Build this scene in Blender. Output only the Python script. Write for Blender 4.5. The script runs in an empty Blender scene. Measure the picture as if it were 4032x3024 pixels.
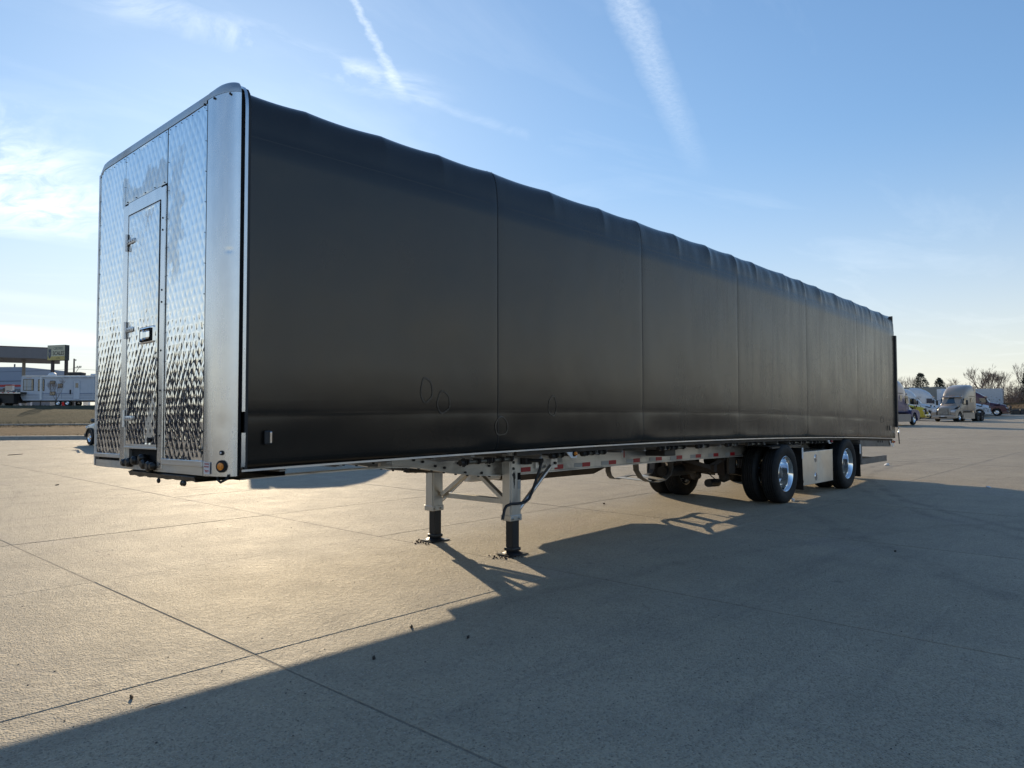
import bpy, bmesh, math, random
from mathutils import Vector, Matrix, noise as mnoise
import numpy as np
random.seed(7)
PI = math.pi
scene = bpy.context.scene
TA, TB = 0.006, 0.006
DZ, SL, CB, TR, TL = 1.1776, -0.011406, 0.10897, -0.013142, 16.21
COL = scene.collection

# ------------------------------------------------------------------ camera
FWD = Vector((0.73472568, 0.67722419, 0.03931372))
RGT = Vector((0.67781329, -0.73523043, -0.00231468))
UPV = Vector((-0.02733708, -0.02834801, 0.99922424))
CPOS = Vector((-2.5221, -5.1663, 1.5906))
cam_d = bpy.data.cameras.new('camera')
cam = bpy.data.objects.new('camera', cam_d)
COL.objects.link(cam)
cam.matrix_world = Matrix(((RGT.x, UPV.x, -FWD.x, CPOS.x), (RGT.y, UPV.y, -FWD.y, CPOS.y),
                           (RGT.z, UPV.z, -FWD.z, CPOS.z), (0, 0, 0, 1)))
cam_d.sensor_width = 36
cam_d.lens = 36 * 2918.49 / 4032
cam_d.clip_start = 0.05
cam_d.clip_end = 3000
scene.camera = cam

# ------------------------------------------------------------------ node helpers
def new_mat(name):
    m = bpy.data.materials.new(name)
    m.use_nodes = True
    nt = m.node_tree
    return m, nt, nt.nodes['Principled BSDF']
class NT:
    def __init__(s, nt): s.nt = nt
    def n(s, t, **k):
        o = s.nt.nodes.new(t)
        for a, b in k.items(): setattr(o, a, b)
        return o
    def link(s, a, b): s.nt.links.new(a, b)
    def put(s, sock, v):
        if isinstance(v, bpy.types.NodeSocket): s.link(v, sock)
        else: sock.default_value = v
    def math(s, op, a, b=0.0, c=None, clamp=False):
        o = s.n('ShaderNodeMath', operation=op); o.use_clamp = clamp
        s.put(o.inputs[0], a); s.put(o.inputs[1], b)
        if c is not None: s.put(o.inputs[2], c)
        return o.outputs[0]
    def noise(s, vec, scale, detail=3.0, rough=0.55, dist=0.0):
        o = s.n('ShaderNodeTexNoise'); s.put(o.inputs['Vector'], vec)
        o.inputs['Scale'].default_value = scale; o.inputs['Detail'].default_value = detail
        o.inputs['Roughness'].default_value = rough; o.inputs['Distortion'].default_value = dist
        return o.outputs['Fac']
    def vor(s, vec, scale, feature='F1', out='Distance'):
        o = s.n('ShaderNodeTexVoronoi', feature=feature); s.put(o.inputs['Vector'], vec)
        o.inputs['Scale'].default_value = scale
        return o.outputs[out]
    def maprange(s, v, a, b, c=0.0, d=1.0):
        o = s.n('ShaderNodeMapRange'); s.put(o.inputs[0], v)
        for i, x in enumerate((a, b, c, d)): s.put(o.inputs[i + 1], x)
        return o.outputs[0]
    def mix(s, f, a, b, blend='MIX'):
        o = s.n('ShaderNodeMix', data_type='RGBA', blend_type=blend)
        s.put(o.inputs[0], f); s.put(o.inputs[6], a); s.put(o.inputs[7], b)
        return o.outputs[2]
    def mapping(s, vec, scale=(1, 1, 1), loc=(0, 0, 0), rot=(0, 0, 0)):
        o = s.n('ShaderNodeMapping'); s.put(o.inputs[0], vec)
        o.inputs['Scale'].default_value = scale; o.inputs['Location'].default_value = loc; o.inputs['Rotation'].default_value = rot
        return o.outputs[0]
    def bump(s, h, strength=0.3, dist=0.01, normal=None):
        o = s.n('ShaderNodeBump'); s.put(o.inputs['Height'], h)
        o.inputs['Strength'].default_value = strength; o.inputs['Distance'].default_value = dist
        if normal is not None: s.link(normal, o.inputs['Normal'])
        return o.outputs[0]
    def pos(s): return s.n('ShaderNodeNewGeometry').outputs['Position']
    def obj(s): return s.n('ShaderNodeTexCoord').outputs['Object']
    def xyz(s, v):
        o = s.n('ShaderNodeSeparateXYZ'); s.put(o.inputs[0], v); return o.outputs

# ------------------------------------------------------------------ world, sun, exposure
SUN_EL = math.radians(17.2)
SUN_AZ = math.atan2(0.4598, 0.8880)      # from +Y towards +X
world = bpy.data.worlds.new('World')
scene.world = world
world.use_nodes = True
wt = NT(world.node_tree)
bg = world.node_tree.nodes['Background']
sky = wt.n('ShaderNodeTexSky', sky_type='NISHITA')
sky.sun_disc = False
sky.sun_elevation = SUN_EL
sky.sun_rotation = SUN_AZ
sky.altitude = 0
sky.air_density = 1.0
sky.dust_density = 0.25
sky.ozone_density = 1.6
bg.inputs['Strength'].default_value = 0.125

def sky_clouds():
    tc = wt.n('ShaderNodeTexCoord').outputs['Generated']
    x, y, z = wt.xyz(tc)
    zc = wt.math('MAXIMUM', z, 0.015)
    u = wt.math('DIVIDE', x, zc); v = wt.math('DIVIDE', y, zc)
    cmb = wt.n('ShaderNodeCombineXYZ'); wt.put(cmb.inputs[0], u); wt.put(cmb.inputs[1], v)
    P = cmb.outputs[0]
    def strip(a, b, w0, w1, fade0, fade1, wob=0.02, ns=6.0):
        ax, ay = a; bx, by = b
        L = math.hypot(bx - ax, by - ay); tx, ty = (bx - ax) / L, (by - ay) / L
        du = wt.math('SUBTRACT', u, ax); dv = wt.math('SUBTRACT', v, ay)
        t = wt.math('ADD', wt.math('MULTIPLY', du, tx), wt.math('MULTIPLY', dv, ty))
        n = wt.math('SUBTRACT', wt.math('MULTIPLY', du, -ty), wt.math('MULTIPLY', dv, -tx))
        nz = wt.noise(P, ns, 5, 0.6)
        n = wt.math('ADD', n, wt.math('MULTIPLY', wt.math('SUBTRACT', nz, 0.5), wob * 2))
        wid = wt.maprange(t, 0, L, w0, w1)
        q = wt.math('DIVIDE', wt.math('ABSOLUTE', n), wid)
        m = wt.maprange(q, 0.25, 1.15, 1, 0)
        m = wt.math('MULTIPLY', m, wt.maprange(t, -fade0, 0.0, 0, 1))
        m = wt.math('MULTIPLY', m, wt.maprange(t, L - fade1, L, 1, 0))
        return m
    fine = wt.noise(P, 60, 4, 0.65)
    fn = wt.maprange(fine, 0.3, 0.7, 0.45, 1.0)
    s1 = strip((0.86, 1.33), (1.52, 1.86), 0.004, 0.026, 0.3, 0.22, 0.020, 18)
    s1 = wt.math('MULTIPLY', wt.math('MULTIPLY', s1, fn), 0.40)
    s2 = strip((1.10, 0.84), (2.85, 1.52), 0.050, 0.058, 0.5, 1.5, 0.022, 9)
    s2 = wt.math('MULTIPLY', wt.math('MULTIPLY', s2, fn), 0.36)
    wisp = wt.maprange(wt.noise(wt.mapping(P, (1, 1, 1), rot=(0, 0, 0.7)), 3.2, 7, 0.62, 0.8), 0.46, 0.72, 0, 1)
    s3 = strip((0.72, 1.88), (1.62, 1.74), 0.10, 0.13, 0.3, 0.3, 0.10, 4)
    s3 = wt.math('MULTIPLY', wt.math('MULTIPLY', s3, wisp), 0.55)
    s4 = strip((1.5, 1.78), (2.35, 1.72), 0.03, 0.06, 0.1, 0.5, 0.04, 7)
    s4 = wt.math('MULTIPLY', wt.math('MULTIPLY', s4, wisp), 0.18)
    wisp2 = wt.maprange(wt.noise(wt.mapping(P, (1.0, 0.45, 1), loc=(0.4, 0.2, 0)), 4.2, 8, 0.66, 1.0), 0.40, 0.60, 0, 1)
    s5 = strip((0.45, 3.3), (1.25, 4.9), 0.55, 0.75, 0.5, 0.8, 0.3, 2)
    s5 = wt.math('MULTIPLY', wt.math('MULTIPLY', s5, wt.math('ADD', 0.25, wisp2)), 0.85)
    s6 = strip((-3.5, 9.3), (6.5, 11.6), 1.0, 1.2, 3, 3, 0.9, 0.5)
    s6 = wt.math('MULTIPLY', s6, 0.38)
    s7 = strip((-1.5, 6.6), (3.0, 7.7), 0.25, 0.5, 1, 2, 0.5, 0.9)
    s7 = wt.math('MULTIPLY', s7, 0.22)
    thin = wt.maprange(wt.noise(wt.mapping(P, (0.6, 1.6, 1), rot=(0, 0, 0.5)), 0.9, 7, 0.6, 0.6), 0.52, 0.8, 0, 0.16)
    tot = s1
    for q in (s2, s3, s4, s5, s6, s7, thin):
        tot = wt.math('ADD', tot, q)
    up = wt.maprange(z, 0.01, 0.06, 0, 1)
    tot = wt.math('MULTIPLY', tot, up, clamp=True)
    # soft hazy floor near the horizon
    # soft shoulder: the aureole round the sun saturates like the camera's own response
    sp = wt.n('ShaderNodeSeparateColor'); wt.link(sky.outputs[0], sp.inputs[0])
    cb = wt.n('ShaderNodeCombineColor')
    for i, (k, g) in enumerate(((0.195, 0.70), (0.140, 0.90), (0.105, 1.14))):
        v = wt.math('MULTIPLY', sp.outputs[i], g)
        wt.link(wt.math('DIVIDE', v, wt.math('ADD', 1.0, wt.math('MULTIPLY', v, k))), cb.inputs[i])
    base = cb.outputs[0]
    # pale dusty air low over the horizon
    hz = wt.math('POWER', wt.maprange(z, 0.0, 0.36, 1, 0), 2.0)
    base = wt.mix(wt.math('MULTIPLY', hz, 0.85), base, (4.7, 4.3, 3.45, 1))
    return wt.mix(tot, base, wt.mix(0.72, base, (6.4, 6.7, 6.8, 1)))
wt.link(sky_clouds(), bg.inputs['Color'])

sun_d = bpy.data.lights.new('sun', 'SUN')
sun_d.energy = 2.95
sun_d.angle = math.radians(0.53)
sun_d.color = (1.0, 0.81, 0.55)
sun = bpy.data.objects.new('sun', sun_d)
COL.objects.link(sun)
sdir = Vector((math.sin(SUN_AZ) * math.cos(SUN_EL), math.cos(SUN_AZ) * math.cos(SUN_EL), math.sin(SUN_EL)))
sun.rotation_euler = sdir.to_track_quat('Z', 'Y').to_euler()
sun.location = (0, 0, 60)

scene.view_settings.view_transform = 'Standard'
scene.view_settings.look = 'None'
scene.view_settings.gamma = 1
scene.view_settings.use_curve_mapping = False
scene.view_settings.exposure = 0.86
scene.render.engine = 'CYCLES'
scene.cycles.max_bounces = 8
scene.cycles.use_denoising = True
scene.cycles.sample_clamp_indirect = 6

# ------------------------------------------------------------------ geometry of the place
FH = Vector((FWD.x, FWD.y, 0)).normalized()
RH = Vector((RGT.x, RGT.y, 0)).normalized()
def smooth(a, b, x):
    t = min(1, max(0, (x - a) / (b - a))); return t * t * (3 - 2 * t)
def lotz(x, y):
    z = TA * (x - 3.6) + TB * (y - 0.5)
    D = (x - CPOS.x) * FH.x + (y - CPOS.y) * FH.y
    s = (x - CPOS.x) * RH.x + (y - CPOS.y) * RH.y
    return z + 0.6 * smooth(88, 122, D) * smooth(0, 30, s)
def bp(D, s):
    """ground point D metres ahead of the camera and s metres to its right"""
    x = CPOS.x + FH.x * D + RH.x * s; y = CPOS.y + FH.y * D + RH.y * s
    return Vector((x, y, lotz(x, y)))
HEAD = math.atan2(FH.y, FH.x)   # heading of the view
def tz(D, s, extra=0): p = bp(D, s); p.z += extra; return p

# trailer body frame: (x, y, height above the deck edge) -> world
def B(x, y, h):
    t = x / TL
    return (x, y, DZ + SL * x + CB * 4 * t * (1 - t) + TR * y + h)

# ------------------------------------------------------------------ mesh builder
class MB:
    def __init__(s): s.v = []; s.f = []
    def add(s, vs, fs):
        n = len(s.v); s.v += [tuple(p) for p in vs]; s.f += [tuple(i + n for i in f) for f in fs]
        return s
    def box(s, x0, x1, y0, y1, z0, z1, n=1):
        vs = []; fs = []
        for i in range(n + 1):
            x = x0 + (x1 - x0) * i / n
            vs += [(x, y0, z0), (x, y1, z0), (x, y1, z1), (x, y0, z1)]
        for i in range(n):
            a = i * 4
            for k in range(4):
                fs.append((a + k, a + 4 + k, a + 4 + (k + 1) % 4, a + (k + 1) % 4))
        fs.append((0, 1, 2, 3)); a = n * 4; fs.append((a + 3, a + 2, a + 1, a))
        return s.add(vs, fs)
    def bbox(s, x0, x1, y0, y1, z0, z1, b=0.01):
        """box with chamfered edges"""
        bm = bmesh.new()
        bmesh.ops.create_cube(bm, size=1)
        for v in bm.verts:
            v.co = Vector(((x0 + x1) / 2 + v.co.x * (x1 - x0), (y0 + y1) / 2 + v.co.y * (y1 - y0), (z0 + z1) / 2 + v.co.z * (z1 - z0)))
        bmesh.ops.bevel(bm, geom=bm.edges[:], offset=b, segments=2, affect='EDGES', profile=0.5)
        bm.verts.index_update()
        s.add([v.co[:] for v in bm.verts], [[v.index for v in f.verts] for f in bm.faces]); bm.free()
        return s
    def prism(s, pts, a, b, axis='y'):
        """polygon extruded from a to b along axis; pts are the other two coordinates"""
        n = len(pts)
        def mk(p, q, w):
            return {'y': (p, w, q), 'x': (w, p, q), 'z': (p, q, w)}[axis]
        vs = [mk(p, q, a) for p, q in pts] + [mk(p, q, b) for p, q in pts]
        fs = [(i, (i + 1) % n, n + (i + 1) % n, n + i) for i in range(n)] + [tuple(range(n))[::-1], tuple(range(n, 2 * n))]
        return s.add(vs, fs)
    def tube(s, path, r, seg=8, cap=True):
        path = [Vector(p) for p in path]; m = len(path)
        rr = r if hasattr(r, '__len__') else [r] * m
        up = None; vs = []; fs = []
        for i, p in enumerate(path):
            d = (path[min(i + 1, m - 1)] - path[max(i - 1, 0)]).normalized()
            if up is None:
                up = Vector((0, 0, 1)) if abs(d.z) < 0.9 else Vector((1, 0, 0))
            a = d.cross(up)
            if a.length < 1e-5: a = d.cross(Vector((0, 1, 0)))
            a.normalize(); b = a.cross(d).normalized(); up = b
            for k in range(seg):
                t = 2 * PI * k / seg
                vs.append(p + (a * math.cos(t) + b * math.sin(t)) * rr[i])
        for i in range(m - 1):
            for k in range(seg):
                fs.append((i * seg + k, i * seg + (k + 1) % seg, (i + 1) * seg + (k + 1) % seg, (i + 1) * seg + k))
        if cap:
            fs.append(tuple(range(seg))[::-1]); fs.append(tuple((m - 1) * seg + k for k in range(seg)))
        return s.add(vs, fs)
    def bar(s, a, b, w, h, up=(0, 0, 1)):
        a, b = Vector(a), Vector(b); d = (b - a).normalized(); up = Vector(up)
        if abs(d.dot(up)) > 0.98: up = Vector((1, 0, 0))
        x = d.cross(up).normalized(); y = x.cross(d).normalized()
        vs = [p + x * (w / 2 * i) + y * (h / 2 * j) for p in (a, b) for i, j in ((-1, -1), (1, -1), (1, 1), (-1, 1))]
        return s.add(vs, [(0, 3, 2, 1), (4, 5, 6, 7), (0, 1, 5, 4), (1, 2, 6, 5), (2, 3, 7, 6), (3, 0, 4, 7)])
    def lathe(s, prof, c, axis='y', seg=32, a0=0, a1=2 * PI):
        """prof: (axial, radius)"""
        vs = []; fs = []; n = len(prof); full = abs(a1 - a0 - 2 * PI) < 1e-6
        m = seg if full else seg + 1
        for k in range(m):
            t = a0 + (a1 - a0) * k / seg; co, si = math.cos(t), math.sin(t)
            for q, r in prof:
                if axis == 'y': p = (c[0] + r * co, c[1] + q, c[2] + r * si)
                elif axis == 'x': p = (c[0] + q, c[1] + r * co, c[2] + r * si)
                else: p = (c[0] + r * co, c[1] + r * si, c[2] + q)
                vs.append(p)
        for k in range(seg):
            k2 = (k + 1) % m
            for i in range(n - 1):
                fs.append((k * n + i, k * n + i + 1, k2 * n + i + 1, k2 * n + i))
        return s.add(vs, fs)
    def cyl(s, c, r, h, axis='y', seg=16, r2=None):
        r2 = r if r2 is None else r2
        return s.lathe([(0, 0), (0, r), (h, r2), (h, 0)], c, axis, seg)
    def ell(s, c, rx, ry, rz, seg=12, rings=8):
        vs = []; fs = []
        for i in range(rings + 1):
            a = PI * i / rings
            for k in range(seg):
                t = 2 * PI * k / seg
                vs.append((c[0] + rx * math.sin(a) * math.cos(t), c[1] + ry * math.sin(a) * math.sin(t), c[2] + rz * math.cos(a)))
        for i in range(rings):
            for k in range(seg):
                fs.append((i * seg + k, i * seg + (k + 1) % seg, (i + 1) * seg + (k + 1) % seg, (i + 1) * seg + k))
        return s.add(vs, fs)
    def grid(s, fn, us, vs_):
        n = len(vs_); vs = [fn(u, v) for u in us for v in vs_]
        fs = [(i * n + j, (i + 1) * n + j, (i + 1) * n + j + 1, i * n + j + 1) for i in range(len(us) - 1) for j in range(n - 1)]
        return s.add(vs, fs)
    def mesh(s, name, mat=None, smooth=None, body=False, recalc=True):
        me = bpy.data.meshes.new(name)
        v = [B(*p) for p in s.v] if body else s.v
        me.from_pydata(v, [], s.f)
        if recalc:
            bm = bmesh.new(); bm.from_mesh(me)
            bmesh.ops.remove_doubles(bm, verts=bm.verts, dist=1e-5)
            bmesh.ops.recalc_face_normals(bm, faces=bm.faces); bm.to_mesh(me); bm.free()
        if smooth is not None:
            me.polygons.foreach_set('use_smooth', [True] * len(me.polygons))
            me.update()
            try: me.set_sharp_from_angle(angle=math.radians(smooth))
            except Exception: pass
        if mat: me.materials.append(mat)
        me.update()
        return me
    def build(s, name, mat, parent=None, smooth=None, body=False, loc=None, recalc=True):
        o = bpy.data.objects.new(name, s.mesh(name, mat, smooth, body, recalc))
        COL.objects.link(o)
        if parent is not None: o.parent = parent
        if loc is not None: o.location = loc
        return o
def tag(o, label=None, cat=None, group=None, kind=None):
    if label: o['label'] = label
    if cat: o['category'] = cat
    if group: o['group'] = group
    if kind: o['kind'] = kind
    return o
def empty(name, loc=(0, 0, 0), rz=0, label=None, cat=None, group=None):
    o = bpy.data.objects.new(name, None); COL.objects.link(o)
    o.location = loc; o.rotation_euler = (0, 0, rz); o.empty_display_size = 0.3
    return tag(o, label, cat, group)
KIDS = {}
def copy_tree(o, parent=None):
    c = o.copy(); COL.objects.link(c)
    if parent is not None: c.parent = parent
    for ch in [q for q in bpy.data.objects if q.parent == o]:
        copy_tree(ch, c)
    return c
def inst(name, me, parent, loc=(0, 0, 0), rot=None):
    o = bpy.data.objects.new(name, me); COL.objects.link(o); o.parent = parent; o.location = loc
    if rot: o.rotation_euler = rot
    return o
def text_mesh(body, size, mat, ext=0.001, sx=1.0):
    cu = bpy.data.curves.new('lettering', 'FONT'); cu.body = body; cu.size = size; cu.extrude = ext
    cu.align_x = 'CENTER'; cu.align_y = 'CENTER'; cu.offset = size * 0.012
    o = bpy.data.objects.new('tmp', cu)
    COL.objects.link(o)
    dg = bpy.context.evaluated_depsgraph_get()
    me = bpy.data.meshes.new_from_object(o.evaluated_get(dg))
    bpy.data.objects.remove(o); bpy.data.curves.remove(cu)
    for v in me.vertices: v.co.x *= sx
    me.materials.clear(); me.materials.append(mat); me.name = 'lettering'
    return me

# ------------------------------------------------------------------ materials
def simple(name, col, rough=0.5, metal=0.0, spec=0.5, nscale=0, namt=0.15, bump=0, coat=0, rvar=0.0, stretch=None):
    m, nt, p = new_mat(name); t = NT(nt)
    p.inputs['Base Color'].default_value = (*col, 1)
    p.inputs['Roughness'].default_value = rough; p.inputs['Metallic'].default_value = metal
    p.inputs['Specular IOR Level'].default_value = spec
    p.inputs['Coat Weight'].default_value = coat
    p.inputs['Coat Roughness'].default_value = 0.08
    if nscale:
        v = t.obj()
        if stretch: v = t.mapping(v, stretch)
        n = t.noise(v, nscale, 5, 0.6)
        lo = tuple(c * (1 - namt) for c in col) + (1,); hi = tuple(min(1, c * (1 + namt)) for c in col) + (1,)
        t.put(p.inputs['Base Color'], t.mix(t.maprange(n, 0.3, 0.7), lo, hi))
        if rvar: t.put(p.inputs['Roughness'], t.maprange(n, 0.3, 0.7, rough - rvar, rough + rvar))
        if bump: t.put(p.inputs['Normal'], t.bump(n, bump, 0.01))
    return m

def concrete(name, tint=1.0, joints=True):
    m, nt, p = new_mat(name); t = NT(nt)
    P = t.pos(); x, y, z = t.xyz(P)
    big = t.noise(P, 0.22, 5, 0.6, 0.5); mid = t.noise(P, 1.7, 5, 0.6); fine = t.noise(P, 70, 3, 0.7)
    c = t.mix(t.maprange(big, 0.3, 0.7), (0.40 * tint, 0.33 * tint, 0.225 * tint, 1), (0.49 * tint, 0.41 * tint, 0.292 * tint, 1))
    c = t.mix(t.maprange(mid, 0.35, 0.7, 0, 0.35), c, (0.25 * tint, 0.225 * tint, 0.18 * tint, 1))
    # exposed aggregate: pale and dark grains
    vc = t.vor(P, 62, 'F1', 'Color'); vx = t.xyz(vc)[0]
    vd = t.vor(P, 62, 'F1', 'Distance')
    grain = t.math('MULTIPLY', t.math('GREATER_THAN', vx, 0.80), t.maprange(vd, 0.25, 0.45, 1, 0))
    c = t.mix(t.math('MULTIPLY', grain, 0.62), c, (0.66, 0.60, 0.50, 1))
    g2 = t.noise(P, 28, 4, 0.75)
    c = t.mix(t.maprange(g2, 0.50, 0.72, 0, 0.45), c, (0.13, 0.12, 0.105, 1))
    c = t.mix(t.maprange(g2, 0.42, 0.25, 0, 0.45), c, (0.56, 0.50, 0.41, 1))
    pit = t.math('MULTIPLY', t.math('LESS_THAN', vx, 0.16), t.maprange(vd, 0.2, 0.4, 1, 0))
    c = t.mix(t.math('MULTIPLY', pit, 0.65), c, (0.10, 0.095, 0.09, 1))
    c = t.mix(t.maprange(fine, 0.3, 0.75, 0, 0.30), c, (0.14, 0.135, 0.125, 1))
    # tyre scuffs: long curved dark smears
    sm = t.noise(t.mapping(P, (0.22, 3.2, 1), rot=(0, 0, 0.35)), 1.0, 6, 0.65, 1.2)
    c = t.mix(t.maprange(sm, 0.56, 0.75, 0, 0.28), c, (0.12, 0.115, 0.11, 1))
    sm2 = t.noise(t.mapping(P, (2.4, 0.18, 1), rot=(0, 0, -0.5)), 1.0, 6, 0.6, 0.8)
    c = t.mix(t.maprange(sm2, 0.58, 0.78, 0, 0.22), c, (0.13, 0.125, 0.12, 1))
    # turning tyre marks, dark arcs broken up by wear
    wear = t.maprange(t.noise(P, 2.5, 5, 0.7), 0.38, 0.62, 0, 1)
    jig = t.math('MULTIPLY', t.math('SUBTRACT', t.noise(P, 0.8, 3), 0.5), 0.5)
    for (cx, cy, R, w, a) in ((-9.0, 14.0, 10.5, 0.10, 0.30), (-9.0, 14.0, 10.85, 0.09, 0.22), (20.0, -14.0, 15.0, 0.12, 0.26), (20.0, -14.0, 15.4, 0.12, 0.22), (2.0, 22.0, 11.0, 0.14, 0.28), (2.0, 22.0, 12.1, 0.14, 0.24), (1.0, -20.0, 19.2, 0.13, 0.16), (30.0, -30.0, 36.0, 0.20, 0.2)):
        dx = t.math('SUBTRACT', x, cx); dy = t.math('SUBTRACT', y, cy)
        rr = t.math('SQRT', t.math('ADD', t.math('MULTIPLY', dx, dx), t.math('MULTIPLY', dy, dy)))
        q = t.math('ABSOLUTE', t.math('SUBTRACT', t.math('ADD', rr, jig), R))
        c = t.mix(t.math('MULTIPLY', t.math('MULTIPLY', t.maprange(q, w * 0.4, w, 1, 0), wear), a * 1.5), c, (0.10, 0.095, 0.085, 1))
    # hairline cracks
    ce = t.n('ShaderNodeTexVoronoi', feature='DISTANCE_TO_EDGE'); wv = t.n('ShaderNodeVectorMath', operation='ADD')
    nc = t.n('ShaderNodeTexNoise'); t.link(P, nc.inputs['Vector']); nc.inputs['Scale'].default_value = 0.9; nc.inputs['Detail'].default_value = 6
    t.link(P, wv.inputs[0]); t.link(nc.outputs['Color'], wv.inputs[1]); t.link(wv.outputs[0], ce.inputs['Vector']); ce.inputs['Scale'].default_value = 0.16
    crk = t.math('MULTIPLY', t.maprange(ce.outputs['Distance'], 0.0, 0.0011, 1, 0), t.maprange(t.noise(P, 0.25, 3), 0.52, 0.60, 0, 0.22))
    c = t.mix(crk, c, (0.06, 0.055, 0.05, 1))
    # small oil spots
    v2 = t.vor(t.mapping(P, (1, 1, 1), loc=(3.3, 1.7, 0)), 0.8, 'F1', 'Distance'); v2n = t.math('ADD', v2, t.math('MULTIPLY', t.noise(P, 9, 3), 0.06))
    c = t.mix(t.maprange(v2n, 0.045, 0.085, 0.55, 0), c, (0.055, 0.055, 0.055, 1))
    pt = t.noise(t.mapping(P, loc=(11, 5, 0)), 0.5, 3, 0.5)
    c = t.mix(t.maprange(pt, 0.62, 0.72, 0, 0.18), c, (0.36, 0.30, 0.29, 1))
    t.put(p.inputs['Base Color'], c)
    t.put(p.inputs['Roughness'], t.maprange(mid, 0.3, 0.7, 0.69, 0.75))
    p.inputs['Specular IOR Level'].default_value = 0.38
    h = t.math('ADD', t.math('MULTIPLY', fine, 0.5), t.math('MULTIPLY', t.maprange(vd, 0.1, 0.5, 1, 0), 0.7))
    h = t.math('ADD', h, t.math('MULTIPLY', t.noise(P, 14, 4, 0.6), 1.1))
    t.put(p.inputs['Normal'], t.bump(h, 1.0, 0.014))
    return m
M = {}
M['concrete'] = concrete('concrete')
M['concrete_far'] = concrete('concrete_far', 1.0)
M['kerb'] = simple('kerb_concrete', (0.30, 0.29, 0.26), 0.8, nscale=6, namt=0.2, bump=0.2)
def grassmat(name, a, b, c_):
    m, nt, p = new_mat(name); t = NT(nt); P = t.pos()
    n = t.noise(P, 0.35, 6, 0.65, 0.6); f = t.noise(t.mapping(P, (1, 1, 2.5)), 9, 4, 0.7)
    c = t.mix(t.maprange(n, 0.35, 0.65), (*a, 1), (*b, 1))
    c = t.mix(t.maprange(f, 0.4, 0.7, 0, 0.7), c, (*c_, 1))
    t.put(p.inputs['Base Color'], c); p.inputs['Roughness'].default_value = 0.95; p.inputs['Specular IOR Level'].default_value = 0.1
    t.put(p.inputs['Normal'], t.bump(f, 0.9, 0.12))
    return m
M['dry_grass'] = grassmat('dry_grass', (0.17, 0.11, 0.06), (0.24, 0.16, 0.085), (0.12, 0.085, 0.045))
M['bank_grass'] = grassmat('bank_grass', (0.055, 0.06, 0.035), (0.10, 0.085, 0.045), (0.035, 0.04, 0.028))
M['field'] = grassmat('field', (0.13, 0.115, 0.07), (0.17, 0.14, 0.085), (0.09, 0.09, 0.05))

def tarp_mat():
    m, nt, p = new_mat('tarp_vinyl'); t = NT(nt)
    P = t.pos(); x, y, z = t.xyz(P)
    weave = t.noise(t.mapping(P, (60, 60, 4)), 1.0, 3, 0.6)
    hw = t.noise(t.mapping(P, (3, 3, 50)), 1.0, 3, 0.6)
    streak = t.noise(t.mapping(P, (5.0, 5.0, 0.35)), 1.0, 7, 0.7)
    streak2 = t.noise(t.mapping(P, (1.4, 1.4, 0.15), loc=(4, 0, 0)), 1.0, 5, 0.65)
    rear = t.maprange(x, 3.5, 10.5, 0.05, 1.0)
    up = t.maprange(z, 1.5, 3.9, 0.25, 1.0)
    d = t.math('MULTIPLY', t.math('MULTIPLY', t.maprange(streak, 0.45, 0.75), rear), up)
    d2 = t.math('MULTIPLY', t.maprange(streak2, 0.4, 0.7), t.math('MULTIPLY', rear, 0.6))
    c = t.mix(t.maprange(t.noise(P, 0.8, 5, 0.6, 0.4), 0.3, 0.7), (0.0100, 0.0088, 0.0078, 1), (0.016, 0.0142, 0.0122, 1))
    rq = t.math('MULTIPLY', rear, rear)
    dust_sheen = t.math('MULTIPLY', t.math('ADD', t.math('MULTIPLY', d2, 0.34), t.math('MULTIPLY', rq, 0.30)), t.maprange(z, 3.2, 3.75, 1.0, 0.35))  # streak dust plus painted sheen: grazing sky reflection paler at rear, weaker on shoulder
    c = t.mix(dust_sheen, c, (0.17, 0.145, 0.11, 1))
    c = t.mix(t.math('MULTIPLY', d, 0.85), c, (0.012, 0.013, 0.015, 1))
    t.put(p.inputs['Base Color'], c)
    r = t.maprange(t.noise(t.mapping(P, (1.3, 1.3, 0.9)), 1.0, 4), 0.3, 0.7, 0.21, 0.28)
    r = t.math('ADD', r, t.math('MULTIPLY', d, 0.20))
    t.put(p.inputs['Roughness'], r)
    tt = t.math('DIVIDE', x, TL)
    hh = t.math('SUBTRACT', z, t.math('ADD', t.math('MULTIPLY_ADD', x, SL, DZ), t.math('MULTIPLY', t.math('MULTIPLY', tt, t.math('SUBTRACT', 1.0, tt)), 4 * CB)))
    # weaker specular towards the hem: shaded ground's dark reflection put into the vinyl
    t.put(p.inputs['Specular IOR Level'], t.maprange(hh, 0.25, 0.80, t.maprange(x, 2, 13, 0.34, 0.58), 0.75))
    p.inputs['Specular Tint'].default_value = (1.0, 0.95, 0.89, 1)
    b1 = t.bump(weave, 0.05, 0.003); b2 = t.bump(hw, 0.05, 0.004, b1)
    cr = t.math('ABSOLUTE', t.math('SUBTRACT', t.noise(t.mapping(P, (0.5, 0.5, 1.3), loc=(2, 0, 7)), 1.0, 3, 0.45, 0.5), 0.5))
    crease = t.math('MULTIPLY', t.maprange(cr, 0.0, 0.004, 1, 0), t.maprange(x, 5, 11, 0, 1))
    b3 = t.bump(crease, 0.10, 0.01, b2)
    b4 = t.bump(t.noise(t.mapping(P, (0.9, 0.9, 0.7)), 1.0, 3, 0.5), 0.25, 0.05, b3)
    t.put(p.inputs['Normal'], b4)
    return m
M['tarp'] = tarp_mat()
M['tarp_seam'] = simple('tarp_seam', (0.008, 0.009, 0.012), 0.5)
M['scuff'] = simple('scuffed_vinyl', (0.010, 0.0105, 0.011), 0.36, spec=0.6, nscale=30, namt=0.3)

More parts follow.
